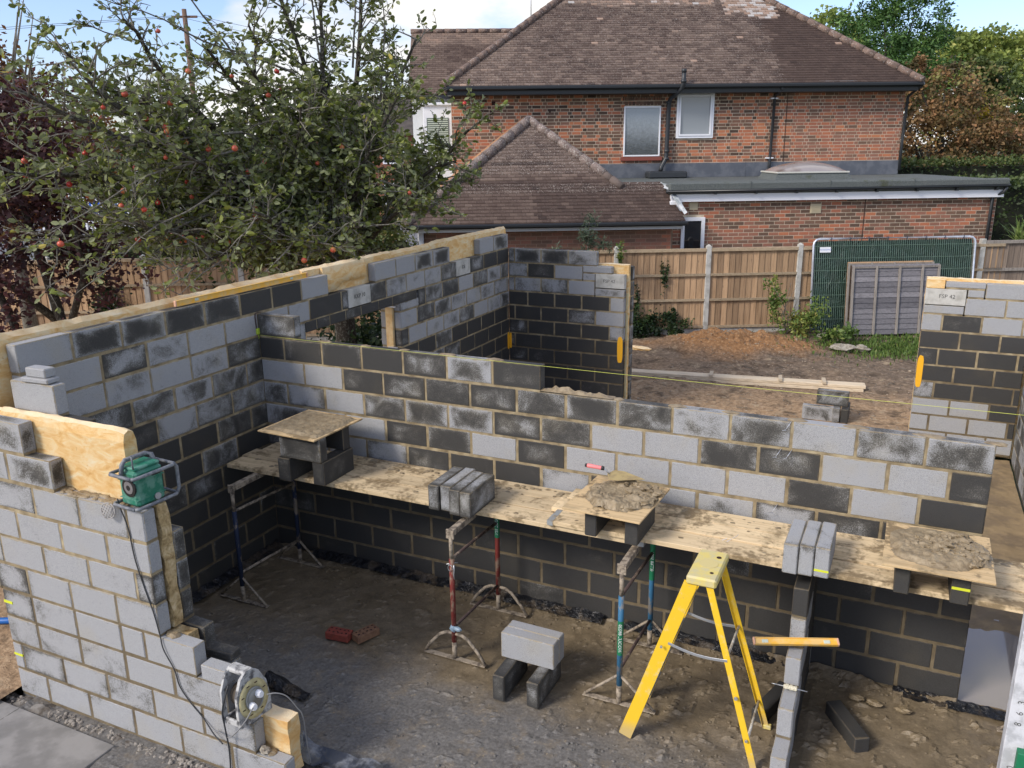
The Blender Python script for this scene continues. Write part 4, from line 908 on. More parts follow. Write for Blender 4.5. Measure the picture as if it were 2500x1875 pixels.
# ------------------------------------------------------------------ stepladder
lad = thing('stepladder', 'yellow fibreglass stepladder open on the mud in front of the boards', 'stepladder', (4.65, -1.1, 0))
def bar(mb, a, b, w, t, side=(0, 1, 0), mi=0, c=.002):
    a, b = Vector(a), Vector(b); d = (b-a); Ld = d.length; d.normalize(); s = Vector(side); s = (s-d*s.dot(d)).normalized(); n = d.cross(s)
    M = Matrix((s, n, d)).transposed().to_4x4(); M.translation = a; mb.box(-t/2, t/2, -w/2, w/2, 0, Ld, .5, 0, mi, M, c)
XT0, XT1 = 4.61-4.65, 4.73-4.65
for nm, y0, y1 in (('stile', -.25, -.205), ('stile', .24, .175)):
    mb = MB(); bar(mb, (-.44, y0, .0), (XT0, y1, 1.27), .088, .004); bar(mb, (-.44+.042, y0+(.012 if y0 < 0 else -.012), .02), (XT0+.042, y1+(.012 if y0 < 0 else -.012), 1.25), .004, .024)
    bar(mb, (-.44-.042, y0+(.012 if y0 < 0 else -.012), .02), (XT0-.042, y1+(.012 if y0 < 0 else -.012), 1.25), .004, .024); mb.build(nm, MLAD, lad)
for y0, y1 in ((-.25, -.205), (.24, .175)):
    mb = MB(); bar(mb, (.45, y0, .0), (XT1, y1, 1.27), .044, .004); sg = 1 if y0 < 0 else -1; bar(mb, (.43, y0+sg*.012, .01), (XT1-.02, y1+sg*.012, 1.26), .004, .026); mb.build('rear_leg', MLAD, lad)
    q = MB(); q.box(.43, .485, y0-.018, y0+.018, -.002, .03, c=.004); q.build('rubber_foot', MLADT, lad)
for k in range(4):
    f = (k+1)/5; x = -.44+(XT0+.44)*f; mb = MB(); hw_ = .24-.045*f; mb.box(x-.04, x+.045, -hw_, hw_, 1.27*f-.012, 1.27*f+.012, c=.003); mb.build('tread', MALU, lad)
for (f) in (.17, .62):
    mb = MB(); x = .45+(XT1-.45)*f; hw_ = .24-.04*f; mb.tube([(x, -hw_, 1.27*f), (x, hw_, 1.27*f)], .009, 8); mb.build('rung', m_simple('muddy_white_rung', (.55, .52, .45), .6, col2=(.3, .25, .18), nsc=20), lad)
for y in (-.225, .215):
    z0 = .80; xa = -.44+(XT0+.44)*z0/1.27+.02; xb = .45+(XT1-.45)*(z0-.03)/1.27
    mb = MB(); P_ = [Vector((xa, y, z0)).lerp(Vector((xb, y, z0-.03)), i/8)-Vector((0, 0, .025*math.sin(math.pi*i/8))) for i in range(9)]
    for i in range(8): bar(mb, P_[i], P_[i+1], .02, .004)
    mb.build('spreader', MALU, lad)
mb = MB(); mb.box(-.07, .125, -.225, .195, 1.262, 1.325, c=.012); mb.build('top_cap', MLADT, lad)
cap = lad.children[-1]
q = MB(); q.tube([(.03, -.01, 1.3255), (.03, -.01, 1.3275)], .062, 20); q.build('tray_disc', m_simple('worn_yellow', (.60, .50, .22), .7), lad)
q = MB(); q.tube([(.075, .10, 1.3256), (.075, .10, 1.3268)], .017, 12); q.tube([(.075, -.13, 1.3256), (.075, -.13, 1.3268)], .013, 12); q.build('hole', MHOLE, lad)
q = MB(); q.tube([(.30, -.262, .53), (.30, -.252, .53)], .013, 6); q.tube([(.385, -.262, .23), (.385, -.252, .23)], .010, 8); q.tube([(-.205, -.262, .78), (-.205, -.25, .78)], .009, 8); q.build('bolt', MALU, lad)

# ------------------------------------------------------------------ spirit level, string, long level on the wall
def level(name, loc, rz, L_, label, tone=None):
    t = thing(name, label, 'spirit level', loc, rz)
    mb = MB(); mb.box(-L_/2+.012, L_/2-.012, -.012, .012, 0, .004); mb.box(-L_/2+.012, L_/2-.012, -.012, .012, .046, .05, mi=0); mb.box(-L_/2+.012, L_/2-.012, -.003, .003, .004, .046, mi=0); mb.build('beam', m_simple('yellow_enamel', (.80, .45, .06), .45, col2=(.66, .50, .25), nsc=14, nz=.6), t)
    for sx in (-1, 1):
        q = MB(); a = sorted((sx*L_/2, sx*(L_/2-.014))); q.box(a[0], a[1], -.014, .014, -.001, .052, c=.004); q.build('end_cap', m_simple('pink_rubber', (.62, .36, .24), .7), t)
    for x in (-L_*.36, L_*.36):
        q = MB(); q.box(x-.022, x+.022, -.007, .007, .012, .038, c=.003); o = q.build('vial', m_simple('vial_plastic', (.55, .60, .50), .2), t)
    return t
lv = level('spirit_level', (5.257, -.90, .68), 0, .57, 'short yellow spirit level lying across the narrow dividing wall'); lv.rotation_euler = (R(-62), R(-1.5), R(20)); lv.location = (5.255, -.885, .728)
lv2 = level('spirit_level', (-.018, .0, 2.70), R(90), 1.8, 'long yellow spirit level lying along the top of the tall left wall'); lv2.location = (-.045, -.05, 2.700); lv2.rotation_euler = (0, R(0), R(90))
MSTR = m_simple('builders_line', (.62, .66, .12), .7); MSTW = m_simple('pale_string', (.62, .58, .44), .8)
q = MB(); q.tube([(-.09, 0, 0), (.11, 0, .002)], .004, 6, mi=1); q.tube([(-.085, 0, 0), (-.12, 0, -.001)], .0035, 6, mi=1)
for i in range(9): lump(q, -.035+i*.009, .0, .002, .010, .018, .015+.002*(i % 3), i, 8, 5)
o = q.build('string_winder', [MSTW, MALU], None, (5.25, -1.0, .69)); o.rotation_euler = (0, R(2), R(2)); tag(o, 'steel line pin wound with pale string, on the dividing wall just below the small level', 'string')
o.location = (5.25, -1.02, .46+.02)
q = MB(); pts = [(.012, -.006, 2.262)]+[(.012+(7.13-.012)*i/30, -.006+.005*i/30, 2.262-.004-.012*math.sin(math.pi*i/30)) for i in range(1, 31)]; q.tube(pts, .0015, 5, cap=False)
tag(q.build('string_line', MSTR), 'taut yellow green bricklaying line strung along the top of the spine wall', 'string')
q = MB(); q.box(-.012, .012, -.018, .018, -.03, .03, c=.005); q.tube([(0, 0, -.03), (.01, 0, -.06), (0, .004, -.075)], .003, 5)
tag(q.build('line_block', m_simple('lime_plastic', (.42, .55, .05), .5), None, (.008, -.02, 2.30)), 'small lime green line block hooked on the corner at the left end of the string', 'line block')
q = MB(); q.tube([(.004, -.03, 2.32), (.004, -.035, 2.44), (.006, -.03, 2.475), (.012, .0, 2.485), (.05, .03, 2.487)], .006, 6)
tag(q.build('steel_pin', PBRN), 'rusty bent line pin beside the loose block in the wall corner', 'pin')
# wire ties lying on the boards
for k, (x, y, a, lb) in enumerate([(4.72, -.45, 55, 'bundle'), (4.85, -.40, 10, 'single')]):
    q = MB()
    for j in (0, 1) if k == 0 else (0,):
        dx, dy = math.cos(R(a+j*12)), math.sin(R(a+j*12)); q.tube([(-.11*dx+j*.015, -.11*dy, .004), (.0+j*.02, .0, .006+j*.003), (.11*dx, .11*dy, .004)], .0022, 5); q.tube([(.11*dx, .11*dy, .004), (.11*dx-.02*dy, .11*dy+.02*dx, .004)], .0022, 5)
    tag(q.build('wire_tie', MGALV, None, (x, y, ZB+.0785)), ['crossed pair of loose wire wall ties on the boards', 'single loose wire wall tie pointing at the row of three blocks'][k], 'wall tie')

# ------------------------------------------------------------------ trowel
tr = thing('trowel', 'brick trowel with pink handle resting on the middle mortar heap', 'trowel', (3.72, -.36, ZB+.37), R(-4))
mb = MB(); bl = [(0, 0), (.035, -.072), (.10, -.075), (.30, .0), (.12, .07), (.04, .068)]
mb.add([(x, y, .0) for x, y in bl]+[(x, y, .002) for x, y in bl], [list(range(6))[::-1], [6+i for i in range(6)]]+[[i, (i+1) % 6, 6+(i+1) % 6, 6+i] for i in range(6)]); mb.build('blade', m_simple('mortar_smeared_steel', (.50, .39, .18), .45, .3, .9, 12, (.36, .27, .14)), tr)
mb = MB(); mb.tube([(.02, 0, .002), (-.01, 0, .03), (-.03, 0, .045)], .006, 8); mb.build('neck', MALU, tr)
mb = MB(); mb.tube([(-.03, 0, .045), (-.05, 0, .046), (-.09, 0, .048), (-.15, 0, .05), (-.165, 0, .05)], [.014, .016, .0155, .018, .014], 10); o = mb.build('handle', m_simple('pink_grip', (.78, .22, .22), .5), tr)
q = MB(); q.tube([(-.162, 0, .05), (-.178, 0, .05)], [.016, .014], 10); q.tube([(-.025, 0, .045), (-.045, 0, .046)], [.0165, .0175], 10); q.build('handle_ring', MBLK, tr)
tr.rotation_euler = (R(10), R(1), R(3)); tr.location = (3.715, -.37, ZB+.385)

# ------------------------------------------------------------------ site radio
rd = thing('site_radio', 'green jobsite radio in a grey roll cage on top of the front wall', 'radio', (1.335, -2.66, 1.80), R(86))
MGRN = m_simple('dusty_green_plastic', (.012, .155, .095), .5, col2=(.17, .33, .27), nsc=14, nz=.55, b=.1); MCAGE = m_simple('dusty_grey_tube', (.12, .13, .15), .6, col2=(.26, .27, .28), nsc=25, nz=.7)
mb = MB(); mb.box(-.11, .10, -.085, .085, .02, .262, c=.018); mb.box(-.10, .09, -.075, .075, .262, .285, c=.012); mb.box(-.112, .103, -.087, .087, .07, .075, c=.001); mb.box(-.112, .103, -.087, .087, .19, .195, c=.001); mb.build('body', MGRN, rd)
mb = MB(); mb.tube([(-.108, -.02, .155), (-.119, -.02, .155)], .062, 20); ou = mb.build('speaker', MBLK, rd); q = MB(); q.tube([(-.1185, -.02, .155), (-.1215, -.02, .155)], [.045, .04], 18); q.build('speaker_cone', m_simple('grey_cone', (.16, .15, .15), .6, b=.2), ou); q = MB(); q.tube([(-.121, -.02, .155), (-.123, -.02, .155)], .018, 12); q.build('dust_cap', MBLK, ou)
mb = MB()
for zc in (.03, .235):
    rr_ = [(-.15, -.10), (-.135, -.115), (.15, -.115), (.175, -.10), (.175, .10), (.15, .115), (-.135, .115), (-.15, .10), (-.15, -.10)]
    mb.tube([(x, y, zc) for x, y in rr_], .012, 8)
for (x, y) in ((.172, -.10), (.172, .10)): mb.tube([(x, y, .03), (x+.02, y, .06), (x+.02, y, .21), (x, y, .235)], .012, 8)
mb.build('roll_cage', MCAGE, rd)
mb = MB(); mb.tube([(-.13, .02, .235), (-.115, .02, .30), (-.09, .02, .325), (.06, .02, .325), (.09, .0, .315), (.10, -.02, .24)], .015, 8); mb.build('carry_handle', MCAGE, rd)
mb = MB(); mb.tube([(-.10, -.065, .28), (-.10, -.065, .37)], .005, 6); mb.tube([(-.10, -.065, .37), (-.10, -.065, .375)], .0065, 6); mb.build('aerial', MCAGE, rd)
mb = MB(); mb.tube([(.03, -.088, .06), (.03, -.10, .06)], .022, 14); mb.build('knob', m_simple('grey_knob', (.35, .35, .34), .6), rd)
mb = MB(); mb.box(.01, .075, -.0895, -.0865, .205, .220); mb.build('badge', MBLK, rd)
g = MB(); g.tube([(.052*math.cos(a*math.pi/12), 0, .052*math.sin(a*math.pi/12)) for a in range(25)], .0045, 6)
for k in (-2, -1, 0, 1, 2):
    w_ = math.sqrt(max(0, .052**2-(k*.018)**2)); g.tube([(-w_, 0, k*.018), (w_, 0, k*.018)], .003, 5); g.tube([(k*.018, 0, -w_), (k*.018, 0, w_)], .003, 5)
o = g.build('speaker_grille', m_simple('dusty_grille', (.36, .34, .32), .7), rd, (-.165, .155, -.02)); o.rotation_euler = (R(-8), R(25), R(-78))
# lead from radio and socket reel
def cable(name, pts, r, label, mat):
    P_ = [Vector(p) for p in pts]; out = []
    for i in range(len(P_)-1):
        p0 = P_[max(i-1, 0)]; p1 = P_[i]; p2 = P_[i+1]; p3 = P_[min(i+2, len(P_)-1)]
        for k in range(6):
            t = k/6; out.append(.5*((2*p1)+(p2-p0)*t+(2*p0-5*p1+4*p2-p3)*t*t+(3*p1-p0-3*p2+p3)*t**3))
    out.append(P_[-1]); mb = MB(); mb.tube(out, r, 6); return tag(mb.build(name, mat), label, 'cable')
YC = YF-.008
MCAB = m_simple('dark_cable', (.035, .038, .042), .6); MCABG = m_simple('pale_cable', (.20, .20, .20), .6)
cable('mains_cable', [(1.27, YC-.03, 1.88), (1.26, YC-.01, 1.80), (1.29, YC, 1.66), (1.31, YC, 1.45), (1.36, YC, 1.25), (1.41, YC, 1.08), (1.44, YC, .92), (1.46, YC-.005, .82), (1.53, YC, .68), (1.56, YC, .56), (1.64, YC, .46), (1.74, YC, .37), (1.84, YC-.02, .29), (1.92, YC-.03, .25)], .0045, 'thin dark lead hanging down the front wall from the radio', MCAB)
# cable reel
rl = thing('cable_reel', 'mortar splashed extension cable reel with two white plugs on the front wall step', 'cable reel', (2.075, -2.715, .452), R(0)); rl.scale = (.82, .80, .92)
MRF = m_simple('dirty_grey_plastic', (.44, .44, .43), .7, col2=(.09, .09, .095), nsc=18, b=.2); MRD = m_simple('cream_plastic', (.55, .49, .26), .7, col2=(.36, .31, .17), nsc=20, nz=.7)
def disc(mb, c_, r0, r1, x0, x1, n=28, mi=0, a0=0, a1=2*math.pi, tone=.5):
    vs = []
    for i in range(n+1):
        a = a0+(a1-a0)*i/n; ca, sa = math.cos(a), math.sin(a)
        for (x, r) in ((x0, r0), (x0, r1), (x1, r1), (x1, r0)): vs.append((c_[0]+x, c_[1]+r*ca, c_[2]+r*sa))
    fs = [[i*4+k, i*4+(k+1) % 4, (i+1)*4+(k+1) % 4, (i+1)*4+k] for i in range(n) for k in range(4)]; mb.add(vs, fs, tone, 0, mi, None, True)
cz = .165
mb = MB()
for x in (-.10, .075):
    prof = [(-.16, .0), (.16, .0), (.165, .10), (.15, .24), (.09, .345), (.03, .385), (-.03, .385), (-.09, .345), (-.15, .24), (-.165, .10)]; m_ = len(prof)
    inn = [(y*.78, .165+(z-.165)*.72) for y, z in prof] if x < 0 else None
    if inn:
        vs = [(x, y, z) for y, z in prof]+[(x+.02, y, z) for y, z in prof]+[(x, y, z) for y, z in inn]+[(x+.02, y, z) for y, z in inn]
        fs = []
        for i in range(m_): j = (i+1) % m_; fs += [[i, j, 2*m_+j, 2*m_+i], [m_+i, 3*m_+i, 3*m_+j, m_+j], [i, m_+i, m_+j, j], [2*m_+i, 2*m_+j, 3*m_+j, 3*m_+i]]
        mb.add(vs, fs)
    else: mb.add([(x, y, z) for y, z in prof]+[(x+.028, y, z) for y, z in prof], [list(range(m_))[::-1], [m_+i for i in range(m_)]]+[[i, (i+1) % m_, m_+(i+1) % m_, m_+i] for i in range(m_)])
mb.box(-.10, .10, -.05, .05, .345, .385, c=.015); mb.box(-.08, .075, -.155, -.13, .0, .05, c=.01); mb.box(-.08, .075, .13, .155, .0, .05, c=.01); mb.build('frame', MRF, rl)
mb = MB(); disc(mb, (0, 0, cz), .0, .085, -.07, .07, mi=0); mb.build('wound_cable', m_simple('brown_wound_cable', (.07, .055, .04), .7, b=.6, bsc=40), rl)
mb = MB(); disc(mb, (0, 0, cz), .085, .145, .1035, .112); mb.build('dial_rim', MRD, rl)
mb = MB(); disc(mb, (0, 0, cz), .0, .078, .1035, .122); disc(mb, (0, 0, cz), .078, .086, .1035, .126); face = mb.build('socket_face', m_simple('grey_socket_plate', (.27, .27, .25), .6), rl)
mb = MB()
for a in (20, 70, 110, 155, 200, 245, 300): y, z_ = .115*math.cos(R(a)), cz+.115*math.sin(R(a)); mb.box(.1125, .1135, y-.014, y+.014, z_-.004, z_+.004)
mb.build('slots', MHOLE, rl)
for k, (y, z_) in enumerate(((.035, cz+.025), (-.045, cz-.035))):
    mb = MB(); mb.tube([(.12, y, z_), (.135, y, z_), (.165, y, z_)], [.030, .031, .024], 8, sm=False); mb.build('plug', MUPVC, rl)
rl.rotation_euler = (0, R(-5), R(-7))
cable('mains_cable', [(2.20, -2.79, .60), (2.17, -2.84, .52), (2.10, -2.86, .43), (2.04, -2.85, .37), (1.98, -2.82, .33), (1.90, -2.80, .32), (1.84, -2.80, .325)], .0045, 'pale lead looping from the lower plug against the wall face', MCABG)
cable('mains_cable', [(2.22, -2.68, .63), (2.27, -2.65, .635), (2.32, -2.61, .60), (2.36, -2.57, .50), (2.38, -2.545, .42), (2.39, -2.54, .2), (2.40, -2.53, .03)], .0042, 'grey lead falling from the upper plug into the room', MCABG)
cable('mains_cable', [(2.0, -2.78, .70), (1.985, -2.84, .55), (1.98, YC-.05, .40), (1.97, YC-.03, .20), (1.96, YC-.05, .0), (1.95, -2.95, -.02)], .0055, 'dark lead dropping straight down from the reel to the rubble', MCAB)
cable('blue_water_pipe', [(-1.6, -2.4, .04), (-1.2, -2.22, .05), (-1.0, -2.12, .05), (-.4, -1.9, .04)], .03, 'short length of blue pipe on the soil at the left edge', m_simple('blue_pipe', (.01, .12, .42), .4))
# white post at the right edge
q = MB(); q.box(-.05, .05, -.05, .05, 0, 2.6, c=.004)
post = tag(q.build('timber_post', m_simple('white_washed_post', (.62, .63, .66), .7, col2=(.42, .43, .45), nsc=10, b=.2), None, (6.495, -1.35, 0)), 'stained white upright post cut by the right picture edge', 'post')
for i, (z_, w_) in enumerate(((.42, '3'), (.50, '8'), (.57, '0'), (.86, '8'), (.93, '6'), (1.0, '3'))):
    me = text_mesh(w_, .05, 0).copy(); me.transform(Matrix(((0, -1, 0, .0), (0, 0, -1, -.0515), (1, 0, 0, z_), (0, 0, 0, 1)))); me.materials.append(MINK); link('stencil_mark', me, post)
q = MB(); q.box(-.03, .03, -.03, .03, 0, .75, c=.004); tag(q.build('green_sleeve', PGRN, None, (6.53, -1.48, 0)), 'green painted stub beside the foot of the white post', 'post')
# ------------------------------------------------------------------ back boundary, in the house frame
AH = R(27.5); E1 = Vector((math.cos(AH), math.sin(AH), 0)); E2 = Vector((-math.sin(AH), math.cos(AH), 0)); HO = Vector((CAM.x, CAM.y, 0))
def hf(s, t, z=0.): return HO+E1*s+E2*t+Vector((0, 0, z))
def hthing(name, label, cat, s, t, z=0., group=None):
    return thing(name, label, cat, hf(s, t, z), AH, group)
HM = Matrix((E1, E2, (0, 0, 1))).transposed().to_4x4(); HM.translation = HO
FT = 17.35; SP = 1.93; P0 = 2.87
fen = hthing('timber_fence', 'long brown featheredge fence with concrete posts across the back of the plot', 'fence', P0, FT)
def fence_panel(mb, x0, x1, zb, zt, mat=0, bw=.125):
    x = x0
    while x < x1-.02:
        w = min(bw, x1-x); mb.add([(x, .0, zb), (x+w+.01, -.014, zb), (x+w+.01, -.014, zt), (x, .0, zt), (x, .012, zb), (x+w+.01, .012, zb), (x+w+.01, .012, zt), (x, .012, zt)], [(0, 1, 2, 3), (5, 4, 7, 6), (3, 2, 6, 7), (0, 4, 5, 1), (1, 5, 6, 2), (4, 0, 3, 7)], random.random(), 0, mat); x += bw
for k in range(-7, 5):
    a = k*SP
    if k == 4: continue
    mb = MB()
    mb.box(a-.055, a+.055, -.05, .05, -.1, 1.95, c=.01); mb.add([(a-.05, -.045, 1.95), (a+.05, -.045, 1.95), (a+.05, .045, 1.95), (a-.05, .045, 1.95), (a, 0, 1.985)], [(0, 1, 4), (1, 2, 4), (2, 3, 4), (3, 0, 4)])
    mb.build('concrete_post', MCON, fen)
    if k < 4:
        x0, x1 = a+.055, a+SP-.055
        if k == 3: x1 = a+SP+.5
        mb = MB(); mb.box(x0, x1, -.02, .02, -.05, .20); mb.build('gravel_board', MCON, fen)
        mb = MB(); fence_panel(mb, x0, x1, .24, 1.84); mb.build('featheredge_boards', MFEN, fen)
        for z in (.22, .80, 1.33, 1.84):
            mb = MB(); h_ = .05 if z != 1.84 else .06; mb.box(x0, x1, -.055, -.016 if z != 1.84 else .03, z, z+h_, rt_(.3, .8)); mb.build('rail', MFENR, fen)
fg = hthing('timber_fence', 'weathered grey fence continuing beyond the mesh panel at the right', 'fence', 10.62, FT)
mb = MB(); mb.box(-.055, .055, -.05, .05, -.1, 2.0, c=.01); mb.build('concrete_post', MCON, fg)
mb = MB(); fence_panel(mb, .06, 5.2, .1, 1.9); mb.build('featheredge_boards', MFENG, fg)
for z in (1.32, 1.90):
    mb = MB(); mb.box(.06, 5.2, -.055, -.016 if z < 1.5 else .03, z, z+.06, .6); mb.build('rail', MLAPF, fg)
# mesh site panel leaning on the fence
hp = hthing('site_fence_panel', 'galvanised mesh site panel wrapped in green sheet leaning on the fence', 'fence panel', 6.95, 17.02, .16)
hp.rotation_euler = (Matrix.Rotation(AH, 4, 'Z') @ Matrix.Rotation(R(-6), 4, 'X')).to_euler()
PW, PH = 3.42, 1.92
mb = MB(); rc = .13; fr = [(0, 0, 0)]+[(0, 0, PH-rc)]+[(rc-rc*math.cos(a), 0, PH-rc+rc*math.sin(a)) for a in (R(30), R(60), R(90))]+[(PW-rc, 0, PH)]+[(PW-rc+rc*math.sin(a), 0, PH-rc+rc*math.cos(a)) for a in (R(30), R(60), R(90))]+[(PW, 0, 0), (0, 0, 0)]
mb.tube(fr, .024, 8); mb.build('frame', MGALV, hp)
mb = MB()
for i in range(1, 78): x = PW*i/78; mb.tube([(x, -.006, .03), (x, -.006, PH-.02)], .0036, 3, cap=False, sm=False)
for i in range(1, 8): mb.tube([(0, -.01, PH*i/7.6), (PW, -.01, PH*i/7.6)], .0036, 3, cap=False, sm=False)
mb.build('wire_mesh', m_simple('mesh_wire', (.22, .32, .25), .5, .1), hp)
V, F = grid(.03, PW-.03, .02, PH-.05, .05, lambda X, Y: X*0); cr = .025*vnoise(V[:, 0]+V[:, 1]*.8, V[:, 1]*.5, 1.6, 44, 4, .6); V = np.stack([V[:, 0], .035+cr, V[:, 1]], 1); npmesh('debris_sheet', V, F[:, ::-1], MSHEET, None, hp)
mb = MB(); mb.box(.13, .36, -.018, -.012, PH-.28, PH-.17); o = mb.build('sign_plate', MUPVC, hp); me = text_mesh('HOARDING', .045, 0).copy(); me.transform(Matrix(((1, 0, 0, .245), (0, 0, -1, -.0195), (0, 1, 0, PH-.225), (0, 0, 0, 1)))); me.materials.append(m_simple('blue_lettering', (.15, .25, .55), .6)); link('lettering', me, o)
mb = MB()
for i in range(8): mb.tube([(.35+i*.4, -.03, PH-.03), (.35+i*.4, .03, PH+.03), (.36+i*.4, -.03, PH+.03), (.35+i*.4, -.03, PH-.05)], .008, 5)
mb.box(-.03, .09, -.03, .03, .0, .07, c=.015); mb.build('cable_tie', m_simple('black_tie', (.03, .04, .06), .5), hp)
# lap panels leaning against it
def lap(s, t, z, w, h, lean, label, mat, yaw=0., frm=True):
    o = hthing('lap_fence_panel', label, 'fence panel', s, t, z, None); o.rotation_euler = (Matrix.Rotation(AH+R(yaw), 4, 'Z') @ Matrix.Rotation(R(-lean), 4, 'X')).to_euler()
    mb = MB(); n = 13; rr = random.Random(3)
    for i in range(n):
        z0 = h*i/n; z1 = h*(i+1)/n+.02; k = 8; vs = []
        for j in range(k+1): x = w*j/k; e = .006*mnoise.noise(Vector((x*3, i*1.7, 0))); vs += [(x, -.018+e, z0+e), (x, -.004, z1)]
        mb.add(vs, [[2*j, 2*j+2, 2*j+3, 2*j+1] for j in range(k)], rr.random())
    mb.box(0, w, -.001, .006, 0, h, .4); mb.build('lap_boards', mat, o)
    if frm:
        for i in range(5):
            x = [0, .265*w, .53*w, .79*w, w-.04][i]; q = MB(); q.box(x, x+.04, -.05, -.018, 0, h, .7); q.build('batten', MLAPF, o)
        q = MB(); q.box(0, w, -.045, -.02, h-.05, h-.01, .3); q.build('top_rail', MLAPF, o)
    return o
lap(7.66, 16.75, .13, 1.83, 1.42, 5.5, 'grey weathered lap panel with pale battens leaning on the mesh panel', MLAP)
lap(7.60, 16.84, .13, 1.80, 1.47, 5.5, 'brown lap panel hidden behind the grey one, only its edge showing', MFEN, frm=True)
# timbers on the ground
def gz(x, y): return float(soil_z(np.array(x), np.array(y))[0])
def timber(name, a, b, w, h, label, mat=MOLDW, cleats=()):
    a, b = Vector(a), Vector(b); d = b-a; Ld = d.length; an = math.atan2(d.y, d.x); t = thing(name, label, 'timber', a, an)
    mb = MB(); mb.box(0, Ld, -w/2, w/2, 0, h, .8, c=.004); mb.build('plank', mat, t)
    for c_ in cleats: q = MB(); q.box(c_-.03, c_+.03, -w/2-.03, w/2+.03, h, h+.04, .4); o = q.build('cleat', mat, t)
    return t
timber('scaffold_plank', (.6, 7.72, .06), (5.25, 8.42, .06), .22, .05, 'long muddy timber on the soil with three short cleats across it, upper one', cleats=(2.2, 3.35, 4.05))
timber('scaffold_plank', (.5, 7.70, .005), (5.22, 8.40, .005), .24, .05, 'lower timber directly under the cleated one on the soil')
timber('timber_batten', (4.15, 12.35, .14), (6.9, 13.4, .13), .09, .05, 'pale timber batten lying in the grass in front of the lap panels')

# ------------------------------------------------------------------ house (own frame, slightly scaled)
K = 1.03; hs = thing('brick_house', 'red brick house with tiled hipped roof, flat roofed side extension and small hipped garage roof', 'house', HO, AH)
hs['label'] = 'two storey red brick house with brown tiled hip roof behind the fence'
def H(mb, name, mat, parent=hs):
    zc = CAM.z; mb.v = [(x*K, y*K, zc+(z-zc)*K) for x, y, z in mb.v]; o = mb.build(name, mat, parent)
    return o
def bricks(mb, s0, s1, z0, z1, t, tf, bond='flemish', holes=(), L_=.215, c_=.076):
    n = int((z1-z0)/c_)
    for r in range(n):
        za = z1-(r+1)*c_; x = s0; k = r % 2
        if bond == 'flemish' and k: x -= .06
        if bond != 'flemish' and k: x -= L_/2
        i = 0
        while x < s1:
            w = (L_ if (i+k) % 2 == 0 else .105) if bond == 'flemish' else L_
            a, b = max(x, s0)+.0065, min(x+w, s1)-.0065; x += w; i += 1
            if b-a < .015: continue
            if any(not (b < h[0] or a > h[1] or za+c_ < h[2] or za > h[3]) for h in holes): 
                skip = True
                if any(h[0]-.02 <= a and b <= h[1]+.02 and h[2]-.05 <= za and za+c_ <= h[3]+.05 for h in holes): continue
            mb.box(a, b, t-.004, t+.003, za+.0065, za+c_-.0065, tf(a, za, w), 0, 0)
w1 = (3.58, 4.47, 3.71, 4.87); w2 = (4.85, 5.75, 4.12, 5.17)
def tone_main(x, z, w):
    if x > 7.55: return min(1, max(0, random.gauss(.68, .13)))
    return random.choices([rt_(.05, .25), rt_(.3, .5), rt_(.5, .62), rt_(.8, 1.)], [.10, .34, .22, .34] if x < 5.8 else [.12, .18, .22, .48])[0]
mb = MB(); bricks(mb, -.55, 10.42, 3.3, 5.22, 21, tone_main, holes=(w1, w2)); bricks(mb, -.55, 3.2, 2.0, 3.30, 21, tone_main)
for sx0, sx1, z0, z1 in ((-.55, w1[0], 0, 5.25), (w1[1], w2[0], 0, 5.25), (w2[1], 10.42, 0, 5.25), (w1[0], w1[1], 0, w1[2]), (w1[0], w1[1], w1[3], 5.25), (w2[0], w2[1], 0, w2[2]), (w2[0], w2[1], w2[3], 5.25)): mb.box(sx0, sx1, 21, 21.2, z0, z1, .5, 0, 1)
mb.box(-.5, 10.37, 21.2, 29, 0, 5.25, .5, 0, 1)
for i in range(10): mb.box(3.60+i*.088, 3.60+i*.088+.078, 20.993, 21.004, 4.89, 4.98, rt_(.1, .4))
for i in range(24): mb.box(3.55+i*.039*1., 3.55+i*.039+.03, 20.993, 21.004, 5.0, 5.1, rt_(.1, .4))
mb.box(7.53, 7.545, 20.99, 21.01, 3.5, 5.22, 0., 0, 0)
H(mb, 'wall', [MBR, MBRJ])
# house windows
def window(s0, s1, z0, z1, t, glass, fr=.055, name='window', sill=None):
    f = MB(); f.box(s0, s1, t-.03, t+.04, z0, z0+fr, c=.004); f.box(s0, s1, t-.03, t+.04, z1-fr, z1, c=.004); f.box(s0, s0+fr, t-.031, t+.04, z0+fr, z1-fr, c=.004); f.box(s1-fr, s1, t-.031, t+.04, z0+fr, z1-fr, c=.004)
    o = H(f, name, MUPVC); g = MB(); g.box(s0+fr*.5, s1-fr*.5, t+.0, t+.012, z0+fr*.5, z1-fr*.5); H(g, 'pane', glass, o)
    return o
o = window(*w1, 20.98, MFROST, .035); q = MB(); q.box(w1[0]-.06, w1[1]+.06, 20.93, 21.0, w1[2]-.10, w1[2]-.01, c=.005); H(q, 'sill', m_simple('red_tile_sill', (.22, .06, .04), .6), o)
o = window(*w2, 20.97, MGREYG, .05)
f = MB(); fr = .04; a, b, c1, d1 = w2[0]+.055, w2[1]-.055, w2[2]+.055, w2[3]-.055; f.box(a, b, 20.925, 20.96, c1, c1+fr); f.box(a, b, 20.925, 20.96, d1-fr, d1); f.box(a, a+fr, 20.926, 20.96, c1+fr, d1-fr); f.box(b-fr, b, 20.926, 20.96, c1+fr, d1-fr); H(f, 'sash', MUPVC, o)
o = window(4.25, 4.75, 1.4, 2.52, 17.58, MDARKG, .075, 'window')
